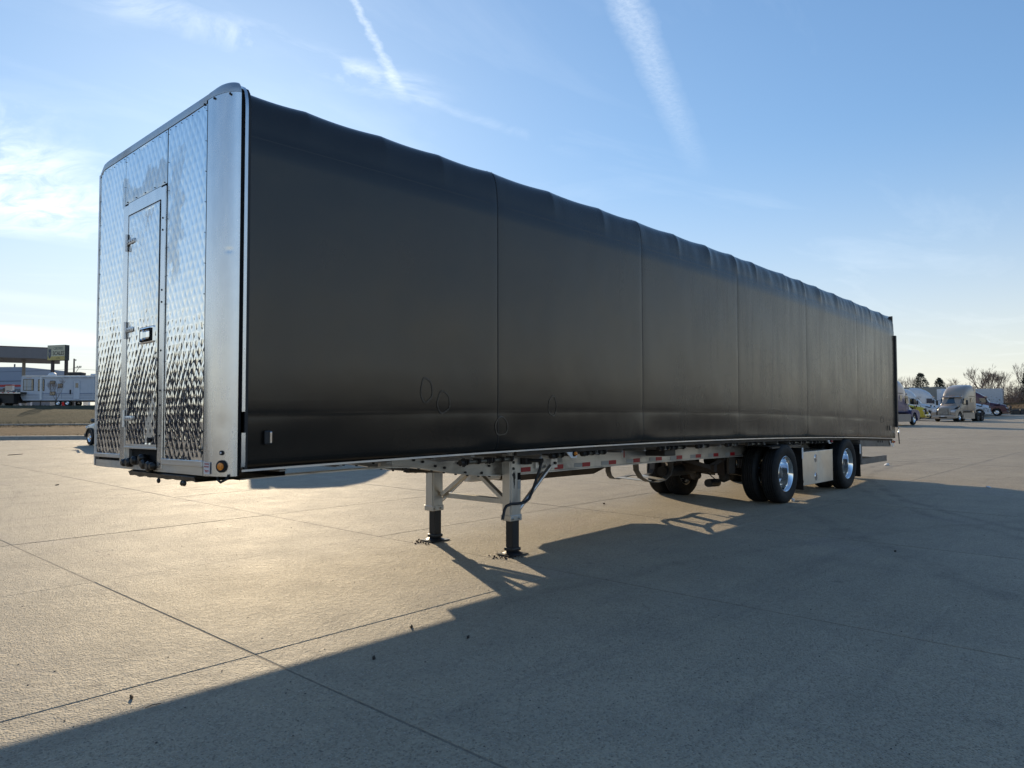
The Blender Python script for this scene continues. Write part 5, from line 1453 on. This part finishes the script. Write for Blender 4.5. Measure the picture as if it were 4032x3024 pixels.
car('silver car behind the deck of the dark flatbed, under the canopy', pcar + Vector((0, 0, 0.9)), HEAD - PI / 2 + PI + 0.1, paint('silver_paint', (0.42, 0.45, 0.48)), 'sedan')
crate('tan low wall behind the dark flatbed deck', -69.5, 101, 6.5, 1.0, simple('tan_wall', (.3, .24, .18), .8), 'low_wall', 'wall')
crate('green bin at the left edge behind the flatbed deck', -67.9, 95, 2.0, 2.3, simple('green_bin', (.05, .13, .11), .6), 'waste_bin', 'bin')

def scale_sign():
    # face turned towards the left; its right side edge is nearest
    near = bk(95, -57.4); ang = hd(-0.317, 0.948)
    t = empty('scale_sign', near, ang, 'weathered yellow CERTIFIED SCALES sign on two posts above the camper', 'sign')
    # local: face in the x direction negative from the near corner, at y=0 facing -y ; thickness towards +y
    z0, z1, w = 5.95, 7.95, 3.05
    MB().bbox(-w, 0, 0.0, 0.62, z0, z1, 0.02).build('cabinet', simple('sign_cabinet', (0.035, 0.045, 0.045), .6), t)
    face = MB().box(-w + 0.06, -0.06, -0.012, -0.001, z0 + 0.06, z1 - 0.06).build('sign_face', simple('sign_cream', (0.55, 0.52, 0.36), .55, nscale=2, namt=.12), t)
    MB().box(-w + 0.06, -0.06, -0.016, -0.0125, z0 + 0.06, z0 + 0.55).build('lower_band', simple('sign_yellow', (0.55, 0.43, 0.14), .55, nscale=3, namt=.15), face)
    ink = simple('sign_ink', (0.055, 0.05, 0.045), .6); ink2 = simple('sign_faded_ink', (0.17, 0.19, 0.17), .6)
    def tx(s, size, x, z, mt, sx):
        me = text_mesh(s, size, mt, 0.004, sx); o = bpy.data.objects.new('lettering', me); COL.objects.link(o); o.parent = face
        o.rotation_euler = (PI / 2, 0, 0); o.location = (x, -0.020, z)
    tx('CERTIFIED', 0.46, -1.15, z0 + 1.55, ink2, 0.78); tx('SCALES', 0.72, -1.12, z0 + 0.92, ink, 0.82); tx('24 HRS', 0.22, -1.2, z0 + 0.30, ink, 1.0)
    # shield emblem with two points on top
    sh = [(-2.85, z0 + 1.60), (-2.72, z0 + 1.45), (-2.62, z0 + 1.62), (-2.52, z0 + 1.45), (-2.38, z0 + 1.60), (-2.36, z0 + 0.75), (-2.46, z0 + 0.42), (-2.62, z0 + 0.24), (-2.78, z0 + 0.42), (-2.87, z0 + 0.75)]
    MB().prism(sh, -0.024, -0.0165).build('emblem', simple('emblem_blue', (0.07, 0.085, 0.11), .5), face)
    MB().prism([(-2.78, z0 + 1.2), (-2.62, z0 + 1.0), (-2.46, z0 + 1.2), (-2.50, z0 + 0.8), (-2.62, z0 + 0.62), (-2.74, z0 + 0.8)], -0.030, -0.0245).build('emblem_inset', simple('emblem_grey', (0.2, .19, .19), .5), face)
    for x in (-2.45, -0.12): MB().bbox(x - 0.17, x + 0.17, 0.15, 0.45, 0.0, z0, 0.03).build('post', simple('sign_post', (0.06, 0.045, 0.04), .7), t)
scale_sign()
def utility_pole():
    b = bk(135, -79.9)
    t = empty('utility_pole', b, math.atan2(RH.y, RH.x), 'utility pole with cross-arms and wires behind the camper roof', 'utility pole')
    wood = simple('pole_wood', (0.075, 0.065, 0.055), .9)
    MB().tube([(0, 0, 0), (0, 0, 8.8)], [0.20, 0.13], 8).build('mast', wood, t, 40)
    MB().bar((0.1, 0, 7.2), (1.3, 0, 7.2), 0.1, 0.1).bar((0.1, 0, 6.0), (0.9, 0, 7.1), 0.06, 0.06).build('cross_arm', wood, t)
    MB().bar((-0.9, 0, 5.3), (1.3, 0, 5.3), 0.1, 0.1).build('cross_arm', wood, t)
    for (x, z) in ((0.6, 7.3), (0.95, 7.3), (1.25, 7.3), (-0.85, 5.0), (0.5, 5.0), (1.2, 5.0), (0.3, 8.5)):
        MB().cyl((x, 0, z - 0.1), 0.09, 0.28, 'z', 8).build('insulator', M['grey_steel'], t)
    for (x, z, dz) in ((0.3, 6.95, -0.6), (0.3, 5.3, -0.7)):
        pts = [(x + 46 * k / 16, 0, z + dz * 4 * (k / 16) * (1 - k / 16) - 0.9 * k / 16) for k in range(17)]
        MB().tube(pts, 0.02, 4).build('wire', M['gap'], t)
        pts = [(x - 40 * k / 16, 0, z + dz * 4 * (k / 16) * (1 - k / 16)) for k in range(17)]
        MB().tube(pts, 0.02, 4).build('wire', M['gap'], t)
utility_pole()

# =================================================================== VEGETATION
BARK = simple('bark_grey_brown', (0.085, 0.068, 0.055), .9, nscale=6, namt=.25)
TWIG = simple('twig_brown', (0.19, 0.145, 0.12), .9, nscale=3, namt=.2)
def branch(m, p, d, L, r, depth, rng, spread=0.55, up=0.12, seg=3, minr=0.012):
    pts = [p]; rr = [r]; q = p.copy(); dd = d.copy(); n = 3
    for k in range(n):
        dd = (dd + Vector((rng.uniform(-1, 1), rng.uniform(-1, 1), rng.uniform(-0.5, 1))) * 0.13 + Vector((0, 0, up * 0.3))).normalized()
        q = q + dd * (L / n); pts.append(q.copy()); rr.append(max(minr * 0.7, r * (1 - 0.45 * (k + 1) / n)))
    m.tube(pts, rr, 5 if depth > 3 else seg, cap=False)
    if depth <= 0: return
    nb = rng.choice((2, 3, 3)) if depth > 1 else rng.choice((3, 4))
    for k in range(nb):
        t = rng.uniform(0.45, 1.0) if k else 1.0
        i = min(n - 1, int(t * n)); base = pts[i] + (pts[i + 1] - pts[i]) * (t * n - i) if i < n else pts[-1]
        ax = Vector((rng.uniform(-1, 1), rng.uniform(-1, 1), rng.uniform(-0.3, 0.6)))
        nd = (dd + ax.normalized() * (spread * rng.uniform(0.7, 1.5)) + Vector((0, 0, up))).normalized()
        branch(m, base, nd, L * rng.uniform(0.62, 0.82), max(minr, r * 0.58), depth - 1, rng, spread, up, seg, minr)
def bare_tree(label, pos, H, seed, depth=5, cat='tree', name='bare_tree', group=None, trunk=0.22, spread=0.6, minr=0.02):
    rng = random.Random(seed); t = empty(name, pos, rng.uniform(0, 6), label, cat, group)
    m = MB(); m.tube([(0, 0, -0.3), (0.05, 0.02, H * 0.12), (0.0, 0.08, H * 0.26)], [trunk * 1.2, trunk, trunk * 0.85], 7)
    m.build('trunk', BARK, t, 40, recalc=False)
    m = MB()
    for k in range(4):
        a = 2 * PI * k / 4 + rng.uniform(-0.4, 0.4)
        branch(m, Vector((0, 0.08, H * (0.20 + 0.02 * k))), Vector((math.cos(a) * 0.55, math.sin(a) * 0.55, 1.0)).normalized(), H * 0.27, trunk * 0.6, depth - 1, rng, spread, 0.12, 3, minr)
    m.build('crown', TWIG, t, None, recalc=False)
    return t
bare_tree('tall bare spreading tree above the pale box trailer', tz(140, 89.5, -0.1), 8.6, 11, 6, trunk=0.24, spread=0.62, minr=0.017)
bare_tree('bare tree at the right edge, tallest of the wood', tz(138, 96.0), 8.8, 12, 6, trunk=0.2, minr=0.017)
bare_tree('smaller bare tree between the tan truck and the tall bare tree', tz(142, 84.3), 6.6, 13, 5, trunk=0.13, minr=0.018)
bare_tree('bare tree right of the tall spreading one', tz(144, 94.5), 7.8, 14, 6, trunk=0.16, minr=0.017)
bare_tree('thin bare treetop over the tan truck roof', tz(150, 81.0), 7.4, 15, 5, trunk=0.12, minr=0.018)
bare_tree('faint bare treetop behind the blue truck roof', tz(150, 79.9 - 2.2), 7.3, 16, 5, trunk=0.12, minr=0.018)
bare_tree('leafless shrub on the bank in front of the white camper', bk(73.5, -45.2) + Vector((0, 0, -0.05)), 2.8, 17, 5, 'shrub', 'bare_shrub', trunk=0.05, spread=0.45, minr=0.008)
def evergreen(label, pos, H, R, seed, n=900):
    rng = random.Random(seed); t = empty('evergreen_tree', pos, 0, label, 'tree')
    MB().tube([(0, 0, -0.2), (0, 0, H * 0.9)], [0.22, 0.04], 7).build('trunk', BARK, t)
    m = MB()
    for k in range(n):
        u = rng.random() ** 0.8; z = H * (0.15 + 0.83 * u); a = rng.uniform(0, 2 * PI)
        lump = 0.72 + 0.38 * mnoise.noise(Vector((math.cos(a) * 1.3, math.sin(a) * 1.3, z * 0.8 + seed)))
        rr = R * (1 - u ** 1.6) ** 0.6 * (0.35 + 0.65 * rng.random() ** 0.5) * max(0.3, lump * 1.2)
        c = Vector((math.cos(a) * rr, math.sin(a) * rr, z)); s_ = rng.uniform(0.12, 0.34)
        for j in range(3):
            d1 = Vector((rng.uniform(-1, 1), rng.uniform(-1, 1), rng.uniform(-0.6, 0.9))).normalized() * s_
            d2 = Vector((rng.uniform(-1, 1), rng.uniform(-1, 1), rng.uniform(-0.6, 0.6))).normalized() * s_ * 0.6
            m.add([c, c + d1, c + d1 * 0.6 + d2], [(0, 1, 2)])
    m.build('crown', simple('evergreen_foliage_%d' % seed, (0.028, 0.040, 0.030), .9, nscale=1.2, namt=.4), t, recalc=False)
evergreen('dark evergreen with a ragged leaning top behind the white truck', tz(128, 70.6), 6.8, 2.2, 31)
evergreen('low rounded evergreen right of the ragged one', tz(130, 75.0), 6.0, 1.8, 32)
evergreen('dark green juniper inside the bare wood at the right edge', tz(133, 92.6 + 0.2), 7.4, 2.1, 33, 1400)
evergreen('small evergreen top just left of the tan truck roof', tz(150, 80.6 - 2.6), 6.2, 0.9, 34, 300)
# the wood: one mass of thin stems and twigs
def brush():
    rng = random.Random(5); m = MB()
    for k in range(1150):
        s = rng.uniform(78, 150); D = rng.uniform(128, 158)
        if s < 80 + (D - 128) * 0.1: continue
        p = tz(D, s, -0.1); H = rng.uniform(3.0, 7.2) * (0.72 + 0.30 * mnoise.noise(Vector((s * 0.13, D * 0.1, 2))))
        q = Vector(p); top = q + Vector((rng.uniform(-0.6, 0.6), rng.uniform(-0.6, 0.6), H))
        m.tube([q, (q + top) / 2 + Vector((rng.uniform(-.2, .2), rng.uniform(-.2, .2), 0)), top], [0.06, 0.04, 0.015], 3, cap=False)
        for j in range(15):
            t = rng.uniform(0.1, 1); b = q + (top - q) * t; L = rng.uniform(0.5, 1.8) * (1.15 - 0.5 * t)
            d = Vector((rng.uniform(-1, 1), rng.uniform(-1, 1), rng.uniform(0.1, 1.1))).normalized()
            e = b + d * L
            m.tube([b, e], [0.028, 0.012], 3, cap=False)
            for w in range(2):
                f0 = b + d * L * rng.uniform(0.3, 0.9); g = f0 + Vector((rng.uniform(-1, 1), rng.uniform(-1, 1), rng.uniform(0, 1))).normalized() * L * 0.45
                m.tube([f0, g], [0.02, 0.010], 3, cap=False)
    o = m.build('bare_wood', TWIG, None, recalc=False); tag(o, 'tangle of leafless brown wood along the right edge', 'wood', kind='stuff')
    # low understorey
    m = MB()
    for k in range(9000):
        s = rng.uniform(76, 150); D = rng.uniform(126, 160); p = tz(D, s)
        z = rng.random() ** 1.4 * (2.6 + 2.2 * mnoise.noise(Vector((s * 0.15, D * 0.12, 7))) + (1.2 if s > 92 else 0))
        if z < 0: continue
        c = p + Vector((0, 0, z)); sz = rng.uniform(0.10, 0.35)
        d1 = Vector((rng.uniform(-1, 1), rng.uniform(-1, 1), rng.uniform(-1, 1))).normalized() * sz; d2 = Vector((rng.uniform(-1, 1), rng.uniform(-1, 1), rng.uniform(-1, 1))).normalized() * sz * 0.8
        m.add([c, c + d1, c + d2], [(0, 1, 2)])
    o = m.build('undergrowth', simple('undergrowth', (0.12, 0.10, 0.075), .95, nscale=0.5, namt=.45), None, recalc=False); tag(o, 'brown and dull green undergrowth at the foot of the wood', 'undergrowth', kind='stuff')
brush()
# grassy mound with a row of black barrier units in front, far right
def mound():
    m = MB()
    def fn(s, k):
        D, z = ((112, 0), (114, 0.7), (117, 1.25), (121, 1.45), (128, 1.5), (165, 1.2), (220, 0))[k]
        p = bp(D + 0.3 * math.sin(s), s); e = smooth(76, 84, s)
        return (p.x, p.y, p.z + (z + 0.25 * mnoise.noise(Vector((s * 0.4, k * 1.3, 0)))) * e - 0.05)
    m.grid(fn, [72 + 1.5 * i for i in range(60)], list(range(7)))
    o = m.build('grass_mound', M['dry_grass'], None, 50, recalc=False); tag(o, kind='structure')
    rng = random.Random(4)
    me = MB().bbox(-0.54, 0.54, -0.3, 0.3, 0.0, 0.62, 0.06).bbox(-0.50, 0.50, -0.22, 0.22, 0.60, 0.70, 0.04).mesh('plinth', M['black_steel'])
    for i in range(14):
        s = 74.3 + i * 1.12; p = bp(109.5, s)
        t = empty('barrier', p, math.atan2(RH.y, RH.x), 'low black barrier unit in the row at the foot of the grassy mound', 'barrier', 'black barrier units at the foot of the mound')
        inst('block', me, t)
    m = MB()
    for k in range(5000):
        s = rng.uniform(73, 112); D = rng.uniform(111, 124); p = bp(D, s); z = {0: 0}.get(0) + (0.1 + 1.35 * smooth(112, 121, D)) * smooth(76, 84, s)
        h = rng.uniform(0.15, 0.5); a = rng.uniform(-0.15, 0.15); w = 0.03
        c = p + Vector((0, 0, z - 0.08)); m.add([c + RH * w, c - RH * w, c + RH * a + Vector((0, 0, h))], [(0, 1, 2)])
    o = m.build('tall_grass', M['dry_grass'], None, recalc=False); tag(o, 'dry tall grass along the top of the mound', 'grass', kind='stuff')
mound()
# grass blades on the kerbside lawn edge
def lawn_grass():
    rng = random.Random(8); m = MB()
    for k in range(9000):
        s = rng.uniform(-36, -8); D0 = rng.uniform(39.1, 54); D = D0 + 0.10 * (s + 24); p = bp(D, s)
        z = TA * (p.x - 3.6) + TB * (p.y - 0.5) + (0.18 + 0.25 * smooth(39, 53, D0)); h = rng.uniform(0.04, 0.11)
        c = Vector((p.x, p.y, z - 0.02)); m.add([c + RH * 0.02, c - RH * 0.02, c + RH * rng.uniform(-.05, .05) + Vector((0, 0, h))], [(0, 1, 2)])
    for k in range(9000):
        s = rng.uniform(-62, -20); D0 = rng.uniform(60.5, 76); D = D0 + 0.10 * (s + 24); p = bp(D, s)
        z = TA * (p.x - 3.6) + TB * (p.y - 0.5) + (0.32 + 1.52 * smooth(58, 76, D0)); h = rng.uniform(0.06, 0.2)
        c = Vector((p.x, p.y, z - 0.03)); m.add([c + RH * 0.03, c - RH * 0.03, c + RH * rng.uniform(-.08, .08) + Vector((0, 0, h))], [(0, 1, 2)])
    o = m.build('lawn_blades', M['bank_grass'], None, recalc=False); tag(o, 'short winter grass on the lawn and bank', 'grass', kind='stuff')
lawn_grass()
# distant tree line all round the site beyond the frame and behind the store
def far_trees():
    rng = random.Random(6); m = MB()
    for k in range(1500):
        a = rng.uniform(0, 2 * PI); R = rng.uniform(250, 330)
        x, y = R * math.cos(a), R * math.sin(a)
        D = (x - CPOS.x) * FH.x + (y - CPOS.y) * FH.y; s = (x - CPOS.x) * RH.x + (y - CPOS.y) * RH.y
        if D > 0 and -0.74 * D < s < 0.80 * D: continue
        z = lotz(x, y) - 1; H = rng.uniform(6, 11); w = rng.uniform(4, 9)
        for j in range(22):
            c = Vector((x + rng.uniform(-w, w), y + rng.uniform(-w, w), z + H * rng.random()))
            d1 = Vector((rng.uniform(-1, 1), rng.uniform(-1, 1), rng.uniform(-1, 1))) * 1.2; d2 = Vector((rng.uniform(-1, 1), rng.uniform(-1, 1), rng.uniform(-1, 1))) * 1.2
            m.add([c, c + d1, c + d2], [(0, 1, 2)])
    o = m.build('distant_woods', simple('distant_woods', (0.055, 0.048, 0.038), .95, nscale=.2, namt=.4), None, recalc=False); tag(o, 'distant winter woods on the horizon', 'woods', kind='stuff')
far_trees()

# =================================================================== SMALL THINGS ON THE GROUND
def debris():
    rng = random.Random(2)
    white = simple('paper_white', (0.65, 0.66, 0.66), .7); dark = simple('dark_litter', (0.03, 0.025, 0.02), .8); leafm = simple('dead_leaf', (0.09, 0.055, 0.03), .9); rust = simple('rust_clump', (0.06, 0.03, 0.022), .9, nscale=40, namt=.5)
    def scrap(x, y, L, W, mat, label, cat, name, h=0.03, seed=0, group=None):
        r = random.Random(seed); m = MB(); n = 7
        top = [(math.cos(2 * PI * k / n) * L * r.uniform(0.7, 1.1), math.sin(2 * PI * k / n) * W * r.uniform(0.6, 1.1)) for k in range(n)]
        vs = [(a, b, 0.002 + r.uniform(0, h)) for a, b in top] + [(a * 0.85, b * 0.85, 0.0) for a, b in top] + [(0, 0, h)]
        fs = [(k, (k + 1) % n, 2 * n) for k in range(n)] + [(k, n + k, n + (k + 1) % n, (k + 1) % n) for k in range(n)]
        o = m.add(vs, fs).build(name, mat, None); o.location = (x, y, lotz(x, y) + 0.001); o.rotation_euler = (0, 0, r.uniform(0, 6)); tag(o, label, cat, group)
    def at(px, py):
        d = FWD + RGT * ((px - 2016) / 2918.49) - UPV * ((py - 1512) / 2918.49)
        n = Vector((-TA, -TB, 1)); tt = n.dot(Vector((3.6, 0.5, 0)) - CPOS) / n.dot(d); return CPOS + d * tt
    q = at(3490, 1833); scrap(q.x, q.y, 0.14, 0.09, white, 'crumpled white paper on sunlit concrete behind the trailer', 'litter', 'paper_scrap', 0.06, 1)
    q = at(3895, 1921); scrap(q.x, q.y, 0.13, 0.06, white, 'flat white paper in the shadow near the right edge', 'litter', 'paper_scrap', 0.03, 2)
    q = at(3120, 1972); scrap(q.x, q.y, 0.13, 0.05, white, 'white rag lying behind the front dual wheels', 'litter', 'rag', 0.05, 3)
    q = at(55, 1791); scrap(q.x, q.y, 0.40, 0.08, dark, 'dark scrap on the lot at the far left', 'litter', 'rubber_scrap', 0.02, 4)
    q = at(225, 1910); scrap(q.x, q.y, 0.10, 0.04, dark, 'small dark scrap left of the trailer nose', 'litter', 'rubber_scrap', 0.02, 5)
    q = at(60, 1703); o = None
    for i, (px, py) in enumerate(((1620, 2472), (1472, 2596), (517, 2751), (1843, 2513), (2378, 1985), (3525, 2173))):
        q = at(px, py); scrap(q.x, q.y, 0.022, 0.012, dark if i % 2 else leafm, ('dead leaf on the sunlit concrete by the shadow edge', 'dark chip in the shadow edge', 'curled leaf near the lower left', 'thin leaf lying in the shade below the landing legs', 'dark chip between the landing legs and wheels', 'dark scrap in the shade at the right')[i], 'leaf' if i % 2 == 0 else 'chip', 'dead_leaf' if i % 2 == 0 else 'chip', 0.02, 20 + i)
    # twig
    q = at(572, 2790); o = MB().tube([(0, 0, 0.004), (0.04, 0.01, 0.006), (0.085, 0.0, 0.004)], 0.002, 5).build('twig', leafm, None); o.location = q; tag(o, 'pale twig near the shadow edge, lower left', 'twig')
    # dirt clumps at the two feet
    for (fy, lab) in ((0.54, 'clumps of dirt and rust round the near landing foot'), (1.85, 'clumps of dirt and rust round the far landing foot')):
        m = MB()
        for k in range(22):
            a = rng.uniform(0, 2 * PI); rr = rng.uniform(0.16, 0.30); x = 3.66 - abs(math.cos(a)) * rr - 0.02; y = fy + math.sin(a) * rr * 0.7
            s_ = rng.uniform(0.005, 0.013); m.ell((x, y, lotz(x, y) + s_ * 0.6), s_, s_ * rng.uniform(.7, 1.2), s_ * .8, 6, 4)
        o = m.build('dirt_clumps', rust, None, recalc=False); tag(o, lab, 'dirt', kind='stuff')
    # scattered grit
    m = MB()
    for k in range(500):
        D = 3 + 16 * rng.random() ** 1.3; s = rng.uniform(-0.75, 0.75) * D; p = bp(D, s); s_ = rng.uniform(0.002, 0.006)
        m.ell((p.x, p.y, p.z + s_ * 0.4), s_ * 1.3, s_, s_ * .6, 5, 3)
    o = m.build('grit', simple('grit', (0.10, 0.09, 0.08), .9, nscale=3, namt=.6), None, recalc=False); tag(o, 'loose grit scattered over the concrete', 'grit', kind='stuff')
debris()
